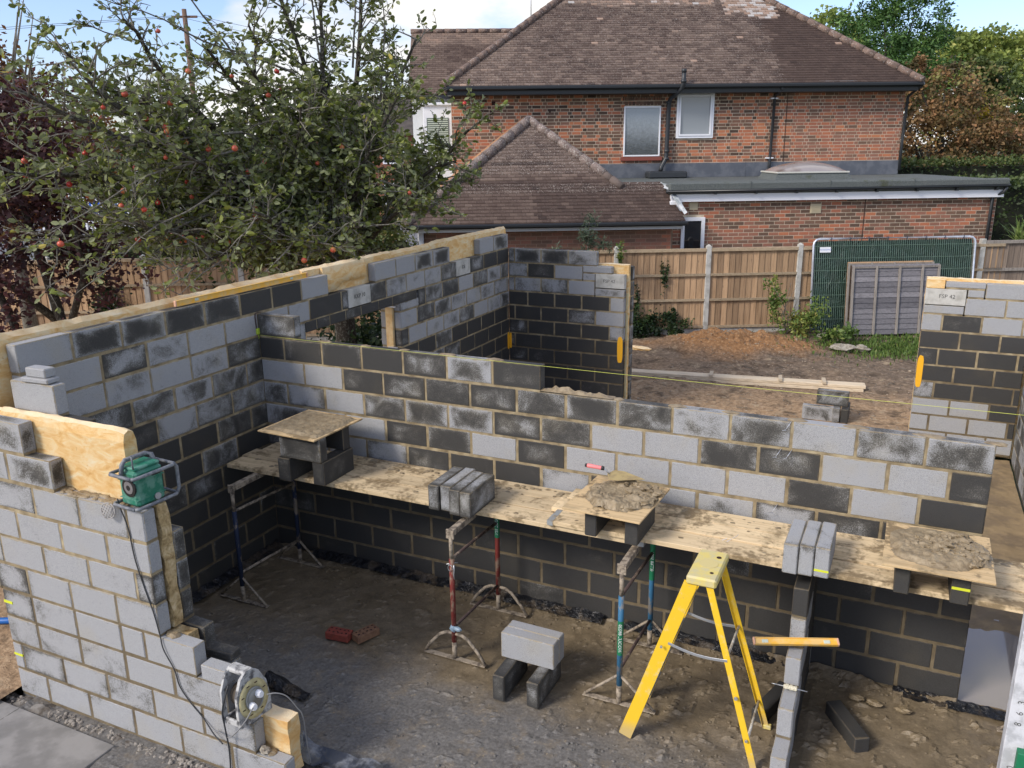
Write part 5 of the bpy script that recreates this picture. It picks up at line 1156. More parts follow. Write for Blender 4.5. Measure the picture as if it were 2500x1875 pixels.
# eaves
q = MB(); q.box(-.72, 10.6, 20.45, 20.56, 5.235, 5.335, c=.03); H(q, 'gutter', MBLK); q = MB(); q.box(-.62, 10.5, 20.56, 21.0, 5.14, 5.27); H(q, 'fascia', MBLK); q = MB(); q.box(8.1, 9.0, 20.53, 20.56, 5.345, 5.37); H(q, 'exposed_felt', m_simple('grey_felt', (.3, .33, .36), .7))
# roofs
def tiles(mb, fr, r0, r1, base, slope, tf, tw=.165, g=.1, holes=None, frame=None, patf=None):
    """course by course: fr(run) -> (sL, sR); frame maps (s, run, z) to xyz"""
    cs = math.cos(math.atan(slope)); dr = g*cs; n = int((r1-r0)/dr)
    for i in range(n):
        r = r0+i*dr; sL, sR = fr(r+dr/2)
        if sR-sL < .03: continue
        x = sL - ((i % 2)*tw/2) - (sL % tw)
        zi = base+slope*(r-0); 
        while x < sR:
            a, b = max(x, sL)+.003, min(x+tw, sR)-.003; x += tw
            if b-a < .02: continue
            j = rt_(0, .006); e = .017+j; s_ = rt_(-.002, .002)
            P_ = [(a, r-.0, zi+e+s_), (b, r-.0, zi+e-s_), (b, r+dr+.01, zi+slope*dr+.006), (a, r+dr+.01, zi+slope*dr+.006), (a, r, zi-.004), (b, r, zi-.004)]
            if frame: P_ = [frame(*p) for p in P_]
            mb.add(P_, [(0, 1, 2, 3), (4, 5, 1, 0)], tf(a, r, i), patf(a, r) if patf else 0.)
sl_ = .76; zE = 5.33; tE = 20.5
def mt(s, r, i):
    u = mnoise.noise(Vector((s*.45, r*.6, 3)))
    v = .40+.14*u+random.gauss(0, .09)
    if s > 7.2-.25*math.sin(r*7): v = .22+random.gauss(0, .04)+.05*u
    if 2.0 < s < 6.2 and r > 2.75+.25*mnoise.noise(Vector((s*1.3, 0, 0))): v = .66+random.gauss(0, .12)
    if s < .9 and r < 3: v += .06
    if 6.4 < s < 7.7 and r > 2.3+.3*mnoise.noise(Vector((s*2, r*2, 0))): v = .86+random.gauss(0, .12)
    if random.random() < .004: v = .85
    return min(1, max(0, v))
mb = MB(); sA, sB = -.72, 10.56
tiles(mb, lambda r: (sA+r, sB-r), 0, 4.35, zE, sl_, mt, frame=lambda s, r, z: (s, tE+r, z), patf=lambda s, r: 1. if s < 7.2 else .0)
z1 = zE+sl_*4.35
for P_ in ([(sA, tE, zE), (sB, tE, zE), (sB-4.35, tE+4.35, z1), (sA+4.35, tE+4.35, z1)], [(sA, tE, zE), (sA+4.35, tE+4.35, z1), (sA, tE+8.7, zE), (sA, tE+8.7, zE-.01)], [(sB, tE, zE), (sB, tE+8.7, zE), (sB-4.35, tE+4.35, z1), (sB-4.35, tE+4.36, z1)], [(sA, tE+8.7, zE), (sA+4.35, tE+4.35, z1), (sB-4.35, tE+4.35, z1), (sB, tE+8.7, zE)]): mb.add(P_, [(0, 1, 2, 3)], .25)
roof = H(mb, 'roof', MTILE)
def hip(a, b, r=.085, nm='hip_tiles', parent=roof, mat=MRIDGE, seg=.32):
    a, b = Vector(a), Vector(b); n = max(2, int((b-a).length/seg)); mb = MB()
    for i in range(n): p, q = a.lerp(b, i/n), a.lerp(b, (i+1.05)/n); mb.tube([p, q], [r*1.08, r*.96], 10)
    return H(mb, nm, mat, parent)
hip((sA, tE, zE+.03), (sA+4.35, tE+4.35, z1+.03)); hip((sB, tE, zE+.03), (sB-4.35, tE+4.35, z1+.03)); hip((sA+4.35, tE+4.35, z1+.03), (sB-4.35, tE+4.35, z1+.03))
# rear wing with its own roof, left
mb = MB(); e2, ze2 = 24.2, 5.38
def wt(s, r, i): return min(1, max(0, .43+.1*mnoise.noise(Vector((s, r, 7)))+random.gauss(0, .07)+(.18 if r > 1.9 else 0)))
tiles(mb, lambda r: (-1.80, 2.6), 0, 2.45, ze2, sl_, wt, frame=lambda s, r, z: (s, e2+r, z)); zr = ze2+sl_*2.45
mb.add([(-1.80, e2, ze2), (3, e2, ze2), (3, e2+2.45, zr), (-1.80, e2+2.45, zr)], [(0, 1, 2, 3)], .2); mb.add([(-1.80, e2+4.9, ze2), (3, e2+4.9, ze2), (3, e2+2.45, zr), (-1.80, e2+2.45, zr)], [(1, 0, 3, 2)], .2)
H(mb, 'roof', MTILE); hip((-1.82, e2+2.45, zr+.02), (1.5, e2+2.45, zr+.02), .07)
q = MB(); q.box(-1.85, -.3, e2-.1, e2, 5.24, 5.34, c=.02); H(q, 'gutter', MBLK)
q = MB(); q.box(-1.72, 3, 24.55, 29, 0, 5.36, .5, 0, 0); H(q, 'rendered_wall', m_simple('white_render', (.62, .63, .62), .9))
q = MB(); q.box(-1.34, -.60, 23.0, 24.55, 2.0, 5.08, c=.01); q.box(-1.40, -.56, 22.93, 24.55, 5.02, 5.10, c=.02); q.box(-1.37, -.56, 22.96, 24.55, 3.80, 3.87, c=.01); bay = H(q, 'bay_window', MUPVC)
q = MB(); q.box(-1.25, -.68, 22.985, 22.995, 3.92, 4.72); H(q, 'pane', m_glass('bay_glass', (.10, .13, .12), .1), bay)
q = MB()
for i in range(15): q.box(-1.23, -.70, 22.965, 22.982, 3.94+i*.052, 3.97+i*.052)
H(q, 'shutter', m_simple('pale_green_shutter', (.46, .52, .44), .6), bay)
# flat roofed extension
we = MB()
def tone_ext(x, z, w): return min(1, max(0, random.choices([rt_(.25, .45), rt_(.5, .7), rt_(.7, .92)], [.3, .45, .25])[0]))
bricks(we, 4.08, 10.94, 1.3, 2.87, 17.6, tone_ext, 'stretcher', holes=((4.25, 4.75, 1.4, 2.52),))
we.box(4.08, 10.94, 17.6, 20.9, 0, 2.87, .5, 0, 1); we.box(8.12, 8.135, 17.59, 17.61, 1.3, 2.87, 0, 0, 0)
ext = H(we, 'extension_wall', [MBR, MBRJ])
q = MB(); q.box(2.6, 11.0, 18.25, 21.0, 3.0, 3.20); q.box(3.95, 11.02, 17.42, 18.25, 3.0, 3.20, c=.02); q.box(3.93, 11.04, 17.36, 17.50, 3.06, 3.235, c=.03); q.box(2.55, 3.97, 18.16, 18.28, 3.04, 3.235, c=.03)
for x in (5.6, 7.25, 9.0): q.box(x, x+.012, 17.352, 17.51, 3.07, 3.242)
H(q, 'flat_roof', MFELT)
q = MB(); q.box(4.0, 10.99, 17.45, 17.6, 2.845, 3.06, c=.004); q.box(3.97, 4.22, 17.43, 17.62, 2.66, 2.86, c=.01); H(q, 'fascia', MUPVC)
q = MB(); q.tube([(3.86, 17.36, 3.055), (11.04, 17.36, 3.085)], .032, 8)
for i in range(9): x = 4.05+i*.84; q.box(x-.02, x+.02, 17.34, 17.44, 2.995, 3.08)
H(q, 'gutter', MBLK)
q = MB(); q.tube([(10.98, 17.38, 3.05), (10.96, 17.42, 2.95), (10.80, 17.52, 2.85), (10.79, 17.53, 1.3)], .035, 8); H(q, 'downpipe', MBLKR)
q = MB(); q.box(2.2, 10.43, 20.975, 21.0, 3.2, 3.54, c=.004)
for x in (5.2, 6.6, 8.7, 9.6): q.box(x, x+.01, 20.97, 20.985, 3.2, 3.545)
H(q, 'lead_flashing', MLEAD)
for nm, s_, z_, w_, hh_ in (('air_vent', 7.08, 2.66, .13, .20), ('air_vent', 4.5, 2.75, .10, .16)):
    q = MB(); q.box(s_-w_*.9, s_+w_*.9, 17.575, 17.6, z_-hh_/2, z_+hh_/2, c=.006)
    if w_ > .12:
        for i in range(5): q.box(s_-w_*.7, s_+w_*.7, 17.565, 17.576, z_-hh_*.32+i*hh_*.15, z_-hh_*.32+i*hh_*.15+.012)
    H(q, nm, m_simple('cream_vent', (.52, .45, .30), .7))
# rooflight
q = MB(); s0, s1, a0, a1 = 6.62, 8.18, 18.7, 19.75; q.add([(s0-.08, a0-.06, 3.2), (s1+.08, a0-.06, 3.2), (s1+.08, a1+.06, 3.2), (s0-.08, a1+.06, 3.2), (s0, a0, 3.34), (s1, a0, 3.34), (s1, a1, 3.34), (s0, a1, 3.34)], [(0, 1, 5, 4), (1, 2, 6, 5), (2, 3, 7, 6), (3, 0, 4, 7), (4, 5, 6, 7)]); rl_ = H(q, 'rooflight', MFELT)
q = MB(); q.box(s0-.03, s1+.03, a0-.03, a1+.03, 3.34, 3.375, c=.005); H(q, 'rooflight_frame', m_simple('pale_metal_frame', (.55, .54, .48), .5), rl_)
n = 14; vs = []; fs = []
for i in range(n+1):
    for j in range(n+1):
        u, v = i/n, j/n; h_ = .20*(math.sin(math.pi*u)*math.sin(math.pi*v))**.55; vs.append((s0+(s1-s0)*u, a0+(a1-a0)*v, 3.376+h_))
for i in range(n):
    for j in range(n): fs.append([i*(n+1)+j, (i+1)*(n+1)+j, (i+1)*(n+1)+j+1, i*(n+1)+j+1])
q = MB(); q.add(vs, fs, sm=True); H(q, 'dome', m_simple('dirty_acrylic_dome', (.30, .27, .26), .15, col2=(.17, .13, .11), nsc=1.2, spec=.9), rl_)
# pipes on the main wall
q = MB(); q.tube([(4.86, 20.42, 5.62), (4.86, 20.42, 5.36), (4.84, 20.46, 5.24), (4.66, 20.86, 5.02), (4.64, 20.90, 4.9), (4.62, 20.9, 3.72), (4.60, 20.9, 3.62), (4.50, 20.84, 3.46), (4.47, 20.8, 3.36)], .052, 10)
for z in (5.36, 4.92, 3.8, 3.62): q.tube([(4.86 if z > 5.2 else 4.63, 20.42 if z > 5.2 else 20.9, z), (4.86 if z > 5.2 else 4.63, 20.42 if z > 5.2 else 20.9, z+.06)], .066, 10)
q.tube([(4.86, 20.42, 5.58), (4.86, 20.42, 5.66)], .06, 10); H(q, 'soil_pipe', MBLKR)
q = MB(); q.box(4.12, 5.05, 20.45, 20.95, 3.2, 3.36, c=.03); H(q, 'felt_upstand', MBLKR)
q = MB(); q.tube([(7.24, 20.5, 5.24), (7.22, 20.62, 5.16), (7.20, 20.93, 5.05), (7.18, 20.93, 3.5), (7.17, 20.93, 3.22)], .036, 8); H(q, 'downpipe', MBLKR)
q = MB(); q.box(7.10, 7.28, 20.90, 20.99, 5.0, 5.03); q.box(7.08, 7.26, 20.90, 20.99, 3.62, 3.65); H(q, 'pipe_clip', MUPVC)
q = MB(); q.tube([(10.56, 20.5, 5.26), (10.52, 20.7, 5.16), (10.46, 20.94, 5.02), (10.45, 20.97, 4.0), (10.45, 20.97, 3.3)], .034, 8); H(q, 'downpipe', MBLKR)
q = MB()
for (x, z) in ((1.56-1.2+.05, 4.93), (.36, 4.71)): q.box(x, x+.09, 20.99, 21.0, z, z+.09)
q.box(1.78, 1.82, 20.99, 21.0, 4.75, 4.8); H(q, 'wall_hole', MHOLE)
# aerial on the far roof slope
q = MB(); ax, at = 1.62, 25.; q.tube([(ax, at, 6.6), (ax, at, 8.9)], .018, 6); q.tube([(ax-.45, at, 8.05), (ax+.3, at, 8.5)], .012, 5)
for i in range(7): f = i/6; q.tube([(ax-.42+.66*f, at-.05, 7.86+.40*f), (ax-.52+.66*f, at+.05, 8.25+.4*f)], .007, 4)
H(q, 'aerial', MALU)
# garage with small hipped roof
gs = [-1.42, 4.22]; tG, zG, sG = 17.05, 2.5, .767; ap = 1.22; rn = 2.64
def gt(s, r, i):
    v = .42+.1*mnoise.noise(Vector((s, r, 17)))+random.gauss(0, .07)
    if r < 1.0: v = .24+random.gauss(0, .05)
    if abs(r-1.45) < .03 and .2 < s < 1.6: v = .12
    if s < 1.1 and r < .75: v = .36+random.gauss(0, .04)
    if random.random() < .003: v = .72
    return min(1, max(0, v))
def gfr(r):
    L0 = gs[0]+r
    if r < .92: return (L0, gs[1]-.35*r)
    return (L0, ap+(rn-r))
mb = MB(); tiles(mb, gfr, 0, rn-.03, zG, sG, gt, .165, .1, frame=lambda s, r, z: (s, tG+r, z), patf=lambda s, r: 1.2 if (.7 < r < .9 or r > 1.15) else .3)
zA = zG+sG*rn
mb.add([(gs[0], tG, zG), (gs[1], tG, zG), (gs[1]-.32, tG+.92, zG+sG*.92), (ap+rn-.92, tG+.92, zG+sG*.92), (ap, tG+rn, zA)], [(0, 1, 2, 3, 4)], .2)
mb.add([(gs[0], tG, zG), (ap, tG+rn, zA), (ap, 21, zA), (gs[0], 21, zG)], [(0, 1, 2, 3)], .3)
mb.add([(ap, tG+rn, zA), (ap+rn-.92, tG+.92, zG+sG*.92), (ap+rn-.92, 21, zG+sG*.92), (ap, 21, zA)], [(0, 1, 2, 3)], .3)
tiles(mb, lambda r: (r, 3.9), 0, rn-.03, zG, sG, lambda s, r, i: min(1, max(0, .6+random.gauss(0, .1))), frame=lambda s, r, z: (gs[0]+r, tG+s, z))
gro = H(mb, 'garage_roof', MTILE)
MRG = (lambda t: t.done(t.mix(t.ss(t.noise(34, 5, .7), .52, .66), t.ramp(t.noise(9, 5), [(.35, (.13, .095, .08)), (.6, (.21, .16, .14))]), (.44, .42, .38)), .9, t.bump(t.noise(50, 4), .8, .015)))(T('mossy_hip_tile'))
hip((gs[0]-.02, tG, zG+.03), (ap, tG+rn, zA+.03), .105, 'hip_tiles', gro, MRG); hip((ap, tG+rn, zA+.03), (ap+1.50, tG+rn-1.50, zA-1.50*sG+.03), .09, 'hip_tiles', gro, MRG); hip((ap+1.45, tG+rn-1.45, zA-1.45*sG+.02), (ap+1.82, tG+rn-1.82, zA-1.82*sG+.02), .08, 'hip_tiles', gro, m_simple('brown_hip_tile', (.13, .10, .085), .9))
hip((ap, tG+rn, zA+.03), (ap, 21, zA+.03), .09, 'ridge_tiles', gro, MRG)
q = MB(); q.tube([(gs[0]-.08, tG+3.9, zG+.05), (ap-.02, tG+3.9, zA+.07)], .08, 6); H(q, 'verge', m_simple('orange_tile', (.40, .22, .12), .9), gro)
q = MB(); q.box(gs[0]-.08, gs[1]+.03, tG-.13, tG-.03, zG-.09, zG+.0, c=.03); q.box(gs[0]-.09, gs[0]+.0, tG-.1, 21, zG-.09, zG, c=.03); H(q, 'gutter', MBLK)
q = MB(); q.box(gs[0]+.05, gs[1]-.06, tG-.02, tG+.22, zG-.16, zG-.095, c=.004); H(q, 'fascia', m_simple('pale_grey_fascia', (.45, .47, .48), .6))
q = MB(); q.tube([(-1.12, 17.2, 2.42), (-1.12, 17.28, 2.3), (-1.12, 17.28, .5)], .035, 8); H(q, 'downpipe', MBLKR)
q = MB(); q.box(-1.19, -1.09, 17.20, 17.3, 2.0, 2.42, c=.01); H(q, 'vent_cowl', MGALV)
q = MB(); q.add([(2.95, 17.98, 3.15), (3.9, 17.98, 3.12), (3.92, 17.5, 3.1), (4.20, 17.12, 2.62), (4.26, 17.12, 2.66), (4.0, 17.6, 3.18), (3.9, 18.1, 3.22), (2.95, 18.1, 3.22)], [(0, 1, 6, 7), (1, 2, 5, 6), (2, 3, 4, 5)]); H(q, 'lead_flashing', m_simple('pale_flashing', (.52, .54, .55), .6, col2=(.25, .28, .29), nsc=8), gro)
q = MB(); q.box(2.98, 3.95, 17.99, 18.16, 3.0, 3.19); H(q, 'felt_kerb', MFELT, gro)
wg = MB(); bricks(wg, -1.16, 3.98, 1.4, 2.36, 17.3, lambda x, z, w: rt_(.45, .68) if x < 3.75 else rt_(.6, .8), 'stretcher'); wg.box(-1.16, 4.0, 17.3, 20.9, 0, 2.4, .5, 0, 1); H(wg, 'garage_wall', [MBR, m_simple('pinkish_mortar', (.30, .20, .14), .95)])
# ------------------------------------------------------------------ foliage
def leaf_quads(P, size, tone, rg, flat=.6, aspect=.55, droop=0., dirs=None):
    """P: (n,3) leaf bases -> rhombus-like leaves folded on the midrib (2 quads share it)"""
    n = len(P); d = rg.normal(size=(n, 3)) if dirs is None else dirs+rg.normal(size=(n, 3))*.6
    d[:, 2] = d[:, 2]*flat-droop; d /= np.linalg.norm(d, axis=1, keepdims=True)+1e-9
    a = rg.normal(size=(n, 3)); s = np.cross(d, a); s /= np.linalg.norm(s, axis=1, keepdims=True)+1e-9; nn = np.cross(d, s)
    L_ = (size*rg.uniform(.65, 1.25, n))[:, None]; Wd = L_*aspect*.5
    t0 = P; t3 = P+d*L_; m1 = P+d*L_*.35+s*Wd+nn*Wd*.35; m2 = P+d*L_*.75+s*Wd*.8+nn*Wd*.25; k1 = P+d*L_*.35-s*Wd+nn*Wd*.35; k2 = P+d*L_*.75-s*Wd*.8+nn*Wd*.25
    V = np.stack([t0, m1, m2, t3, k2, k1], 1).reshape(-1, 3); i = np.arange(n)[:, None]*6
    F = np.concatenate([i+np.array([[0, 1, 2, 3]]), i+np.array([[0, 3, 4, 5]])], 0)
    return V, F, np.concatenate([tone, tone])
def simple_quads(P, size, tone, rg, aspect=.6, flat=.7, dirs=None):
    n = len(P); d = rg.normal(size=(n, 3)) if dirs is None else dirs+rg.normal(size=(n, 3))*.45
    d[:, 2] *= flat; d /= np.linalg.norm(d, axis=1, keepdims=True)+1e-9; s = np.cross(d, rg.normal(size=(n, 3))); s /= np.linalg.norm(s, axis=1, keepdims=True)+1e-9
    L_ = (size*rg.uniform(.6, 1.3, n))[:, None]; w = L_*aspect*.5
    V = np.stack([P, P+d*L_*.5+s*w, P+d*L_, P+d*L_*.5-s*w], 1).reshape(-1, 3); F = np.arange(n*4).reshape(n, 4)
    return V, F, tone
def crown(name, clumps, n, size, mat, parent, seed=1, spread=.45, tone_mu=.45, tone_sd=.2, shell=.55, aspect=.6, flat=.8):
    """clumps: list of (cx,cy,cz,rx,ry,rz). Leaves gather in sub-clumps over each ellipsoid; gaps stay open."""
    rg = np.random.default_rng(seed); Ps = []; Ts = []; vol = np.array([c[3]*c[4]*c[5] for c in clumps])**.67; vol /= vol.sum()
    for c, f in zip(clumps, vol):
        k = int(n*f); m = max(6, int(k/55)); d = rg.normal(size=(m, 3)); d /= np.linalg.norm(d, axis=1, keepdims=True)
        r = rg.uniform(shell, 1.05, m)[:, None]**.8; cc = d*r; ct = tone_mu+rg.normal(size=m)*tone_sd
        which = rg.integers(0, m, k); sp = rg.normal(size=(k, 3))*spread*rg.uniform(.4, 1.2, m)[which][:, None]*.35
        p = cc[which]+sp; P = p*np.array(c[3:6])+np.array(c[0:3]); Ps.append(P); Ts.append(np.clip(ct[which]+rg.normal(size=k)*.10, 0, 1))
    P = np.concatenate(Ps); t = np.concatenate(Ts); V, F, t = simple_quads(P, size, t, rg, aspect, flat)
    return npmesh(name, V, F, mat, t, parent)
def trunk_mesh(name, segs, mat, parent, n=8):
    mb = MB()
    for pts, rad in segs: mb.tube(pts, rad, n)
    return mb.build(name, mat, parent)

# ---- apple tree just outside the tall left wall
apple = wthing('apple_tree', 'old apple tree with twisted lichened branches and red apples behind the tall left wall', 'tree', (-1.7, 3.6, 0))
rgA = np.random.default_rng(21); rA = random.Random(33)
BASE = Vector((-1.9, 3.9, 0)); FORK = Vector((-1.75, 3.75, 2.5))
TG = [(-1.6, 2.4, 6.2), (-1.3, 3.1, 5.9), (-1.15, 3.8, 6.3), (-2.1, .7, 5.4), (-2.5, -.3, 4.55), (-2.8, -.35, 3.8), (-1.75, .25, 3.25), (.35, 3.8, 4.2), (.3, 3.5, 3.8), (0.05, 2.8, 3.45), (-2.0, 1.7, 5.1), (-3.0, .6, 5.1), (-.7, 4.2, 5.4), (-.85, 1.0, 3.35), (-1.4, .65, 4.0), (-.25, 2.2, 3.1), (-3.6, 2.5, 4.6), (-2.8, 4.8, 4.6), (-3.4, 1.2, 3.6), (-.9, 2.0, 4.4), (-2.2, 1.3, 3.9), (-1.0, 2.6, 3.7), (-3.0, .0, 3.1), (-.3, 3.2, 4.6), (-2.6, 1.6, 2.9), (-1.5, 1.9, 4.9), (-.6, 1.7, 2.95), (-2.9, 1.2, 4.5), (-2.4, .2, 4.9), (-2.3, .2, 3.4), (-1.9, .6, 4.5), (-.4, 2.6, 4.1), (-1.9, 2.4, 5.5), (-.6, 3.6, 5.0), (-1.1, 1.5, 3.0), (-1.5, .7, 2.75), (-2.6, .6, 3.7)]
limbs = MB(); twigs = MB(); LP = []; LD = []; tips = []
limbs.tube([BASE, BASE.lerp(FORK, .4)+Vector((.06, -.03, 0)), BASE.lerp(FORK, .75)+Vector((-.05, .03, 0)), FORK], [.20, .165, .15, .13], 10)
def wander(a, b, n, wob, sag=0.):
    a, b = Vector(a), Vector(b); out = []; L_ = (b-a).length; off = Vector((rA.uniform(-1, 1), rA.uniform(-1, 1), rA.uniform(-.3, 1)))*wob*L_; s0 = rA.uniform(0, 50)
    for i in range(n+1):
        t = i/n; q = a.lerp(b, t)+off*math.sin(math.pi*t)+Vector((mnoise.noise(Vector((t*4, s0, 0))), mnoise.noise(Vector((t*4, s0, 5))), mnoise.noise(Vector((t*4, s0, 9)))))*wob*L_*.45*min(1, t*4)
        q.z -= sag*t*t; out.append(q)
    return out
def leafy(p, d, L_, dens):
    """a thin twig carrying leaves"""
    q = p+d*L_; pts = [p, p.lerp(q, .5)+Vector((rA.uniform(-1, 1), rA.uniform(-1, 1), rA.uniform(-.5, 1)))*.06*L_, q]; twigs.tube(pts, [.0055, .0045, .003], 3, cap=False)
    for _ in range(int(dens*L_)):
        t = rA.uniform(.15, 1.05); LP.append(tuple(p.lerp(q, t)+Vector((rA.gauss(0, .012), rA.gauss(0, .012), rA.gauss(0, .012))))); LD.append(tuple(d*.7+Vector((rA.gauss(0, .6), rA.gauss(0, .6), rA.gauss(-.1, .6)))))
    tips.append(q)
def sub(p, d, L_, r, lvl, dens):
    pts = wander(p, p+d*L_, 5, .09); twigs.tube(pts, [r*(1-.7*i/5) for i in range(6)], 5 if lvl < 2 else 4, cap=False)
    n = int(L_/.095) if lvl == 1 else int(L_/.07)
    for i in range(n):
        t = rA.uniform(.12, 1.); k = min(4, int(t*5)); q = pts[k].lerp(pts[k+1], t*5-k); dd = (d+Vector((rA.gauss(0, .75), rA.gauss(0, .75), rA.gauss(.22, .65)))).normalized()
        if lvl == 1 and rA.random() < .34: sub(q, dd, L_*rA.uniform(.3, .55), r*.55, 2, dens)
        else: leafy(q, dd, rA.uniform(.09, .26), dens)
for i, tg in enumerate(TG):
    tg = Vector(tg); st = FORK if i % 3 else FORK.lerp(BASE, .18*rA.random()); n = 9; pts = wander(st, tg, n, .10); L_ = (tg-st).length; r0 = .052 if i < 14 else .036
    limbs.tube(pts, [r0*(1-.80*k/n)+.006 for k in range(n+1)], 7, cap=False)
    high = tg.z > 5.0; dens = 25 if high else 34
    if tg.y < .8: dens *= .62
    if tg.z < 3.3: dens *= .7
    ns = int(L_/(.135 if high else .092))
    for j in range(ns):
        t = .22+.78*(j+rA.random())/ns; k = min(n-1, int(t*n)); p = pts[k].lerp(pts[k+1], t*n-k); dr = (pts[k+1]-pts[k]).normalized()
        d = (dr*.7+Vector((rA.gauss(0, .8), rA.gauss(0, .8), rA.gauss(.12, .6)))).normalized(); sub(p, d, rA.uniform(.30, .85)*(1-.25*t), .012, 1, dens)
# long bare arching shoots, left and low
for (a, b, s_) in [((-1.6, 1.8, 4.2), (-2.6, -1.0, 3.6), .5), ((-1.5, 1.6, 4.0), (-2.0, -.9, 3.2), .5), ((-1.5, 1.7, 3.7), (-1.8, -.6, 2.7), .25), ((-1.2, 2.0, 3.2), (-1.2, .0, 2.55), .15), ((-.9, 2.2, 3.2), (-.75, .75, 2.6), .2), ((-1.4, 2.6, 4.9), (-2.7, .3, 5.7), -.2), ((-1.3, 3.0, 5.0), (-1.3, 2.9, 6.9), 0), ((-1.1, 3.4, 5.0), (-1.05, 3.4, 6.6), 0), ((-.9, 3.7, 4.6), (-.85, 3.75, 6.2), 0), ((-1.9, 2.2, 5.0), (-2.3, 1.0, 6.3), 0), ((-1.8, 1.6, 3.3), (-2.4, -.4, 2.75), .3), ((-.5, 3.0, 3.6), (.5, 3.3, 3.2), .2), ((-2.4, .8, 4.4), (-3.1, -.6, 4.9), 0)]:
    pts = wander(a, b, 12, .05, s_*.3); twigs.tube(pts, [.016-.0011*k for k in range(13)], 5, cap=False)
    for k in range(2, 13):
        for _ in range(2): leafy(pts[k], Vector((rA.gauss(0, 1), rA.gauss(0, 1), rA.gauss(.2, .8))).normalized(), rA.uniform(.08, .28), 17)
LP = np.array(LP); LD = np.array(LD)
tn = np.clip(.42+.16*vnoise(LP[:, 0]+LP[:, 2]*.7, LP[:, 1]+LP[:, 2], 1.3, 71)+rgA.normal(size=len(LP))*.17+.3*(rgA.random(len(LP)) < .04), 0, 1)
V, F, tn = leaf_quads(LP, .082, tn, rgA, dirs=LD, aspect=.55, droop=.12)
limbs.build('trunk', MBARK, apple); twigs.build('branches', MTWIG, apple)
npmesh('crown', V, F, LAPP, tn, apple)
am = MB(); lump(am, 0, 0, 0, .036, .036, .033, 2, 12, 8, rough=.06); am.tube([(0, 0, .03), (.004, 0, .06)], .0025, 4); am.sm = [True]*len(am.f)
apm = []
for mt_ in (MAPP, MAPR): 
    o = am.build('apple', mt_, apple); o.location = (0, 0, 0); apm.append(o)
tipx = [t for t in tips if t.z > 2.75]; rA.shuffle(tipx); cnt = 0
camd = Vector((CAM.x, CAM.y, 0)); tipx = sorted(tipx[:900], key=lambda q: (Vector((q.x, q.y, 0))-camd).length-.25*q.z)[:230]; rA.shuffle(tipx)
for q in tipx[:64]:
    if cnt < 2: o = apm[cnt]
    else:
        o = apm[0 if rA.random() < .62 else 1].copy(); COL.objects.link(o)
    o.location = q-Vector((0, 0, .05)); s_ = rA.uniform(.68, 1.0); o.scale = (s_,)*3; o.rotation_euler = (rA.uniform(-.3, .3), rA.uniform(-.3, .3), rA.uniform(0, 6)); cnt += 1

# ---- dark purple leaved tree, far left
pt = wthing('purple_leaf_tree', 'dark purple leaved plum tree at the left edge in front of the fence', 'tree', (-4.85, 1.5, 0))
trunk_mesh('trunk', [([(-4.75, 1.55, 0), (-4.8, 1.5, 1.2), (-4.88, 1.45, 2.0), (-5.0, 1.35, 3.0), (-5.05, 1.2, 4.0)], [.10, .085, .07, .05, .02]), ([(-4.85, 1.48, 1.7), (-5.3, .9, 2.5), (-5.7, .4, 3.4)], [.06, .045, .02]), ([(-4.83, 1.5, 1.5), (-4.3, 1.5, 2.4), (-4.1, 1.3, 3.3)], [.055, .04, .015]), ([(-4.5, .9, 0), (-4.5, .75, 1.2), (-4.6, .5, 2.3), (-4.4, .2, 3.3)], [.07, .06, .045, .02])], MBARK, pt)
crown('crown', [(-5.1, .9, 3.4, 1.2, 1.3, 1.3), (-4.6, 2.0, 2.6, .55, .7, 1.0), (-5.6, 1.8, 4.3, 1.1, 1.1, .9), (-5.0, 1.5, 3.9, .8, .9, .9), (-4.55, .2, 2.5, .6, .7, .9), (-5.4, .2, 4.3, 1.0, .9, .8), (-4.5, 1.7, 2.9, .45, .5, .7), (-4.6, .1, 1.5, .6, .6, .6)], 17000, .085, LPUR, pt, 31, .5, .42, .24, .2)
ot = wthing('orange_leaf_tree', 'orange autumn tree rising behind the purple one at the far left', 'tree', (-8.6, 3.6, 0))
trunk_mesh('trunk', [([(-8.6, 3.6, 0), (-8.65, 3.6, 2.5), (-8.6, 3.6, 5)], [.14, .1, .03])]+[([(-8.6, 3.6, 3.0+.2*i), (-8.6+.5*math.cos(i*1.3), 3.7+.5*math.sin(i*1.3), 5.2+.1*i), (-8.6+.7*math.cos(i*1.3), 3.8+.7*math.sin(i*1.3), 6.2+.08*i)], [.03, .018, .006]) for i in range(9)], MTWIG, ot)
crown('crown', [(-8.6, 3.7, 4.8, 1.0, 1.1, 1.1), (-8.3, 4.5, 3.9, .9, 1.0, 1.2), (-9.0, 3.1, 4.4, 1.1, 1.1, 1.4), (-8.6, 3.7, 3.4, 1.1, 1.1, 1.0)], 13000, .10, LORA, ot, 32, .5, .55, .25, .3)
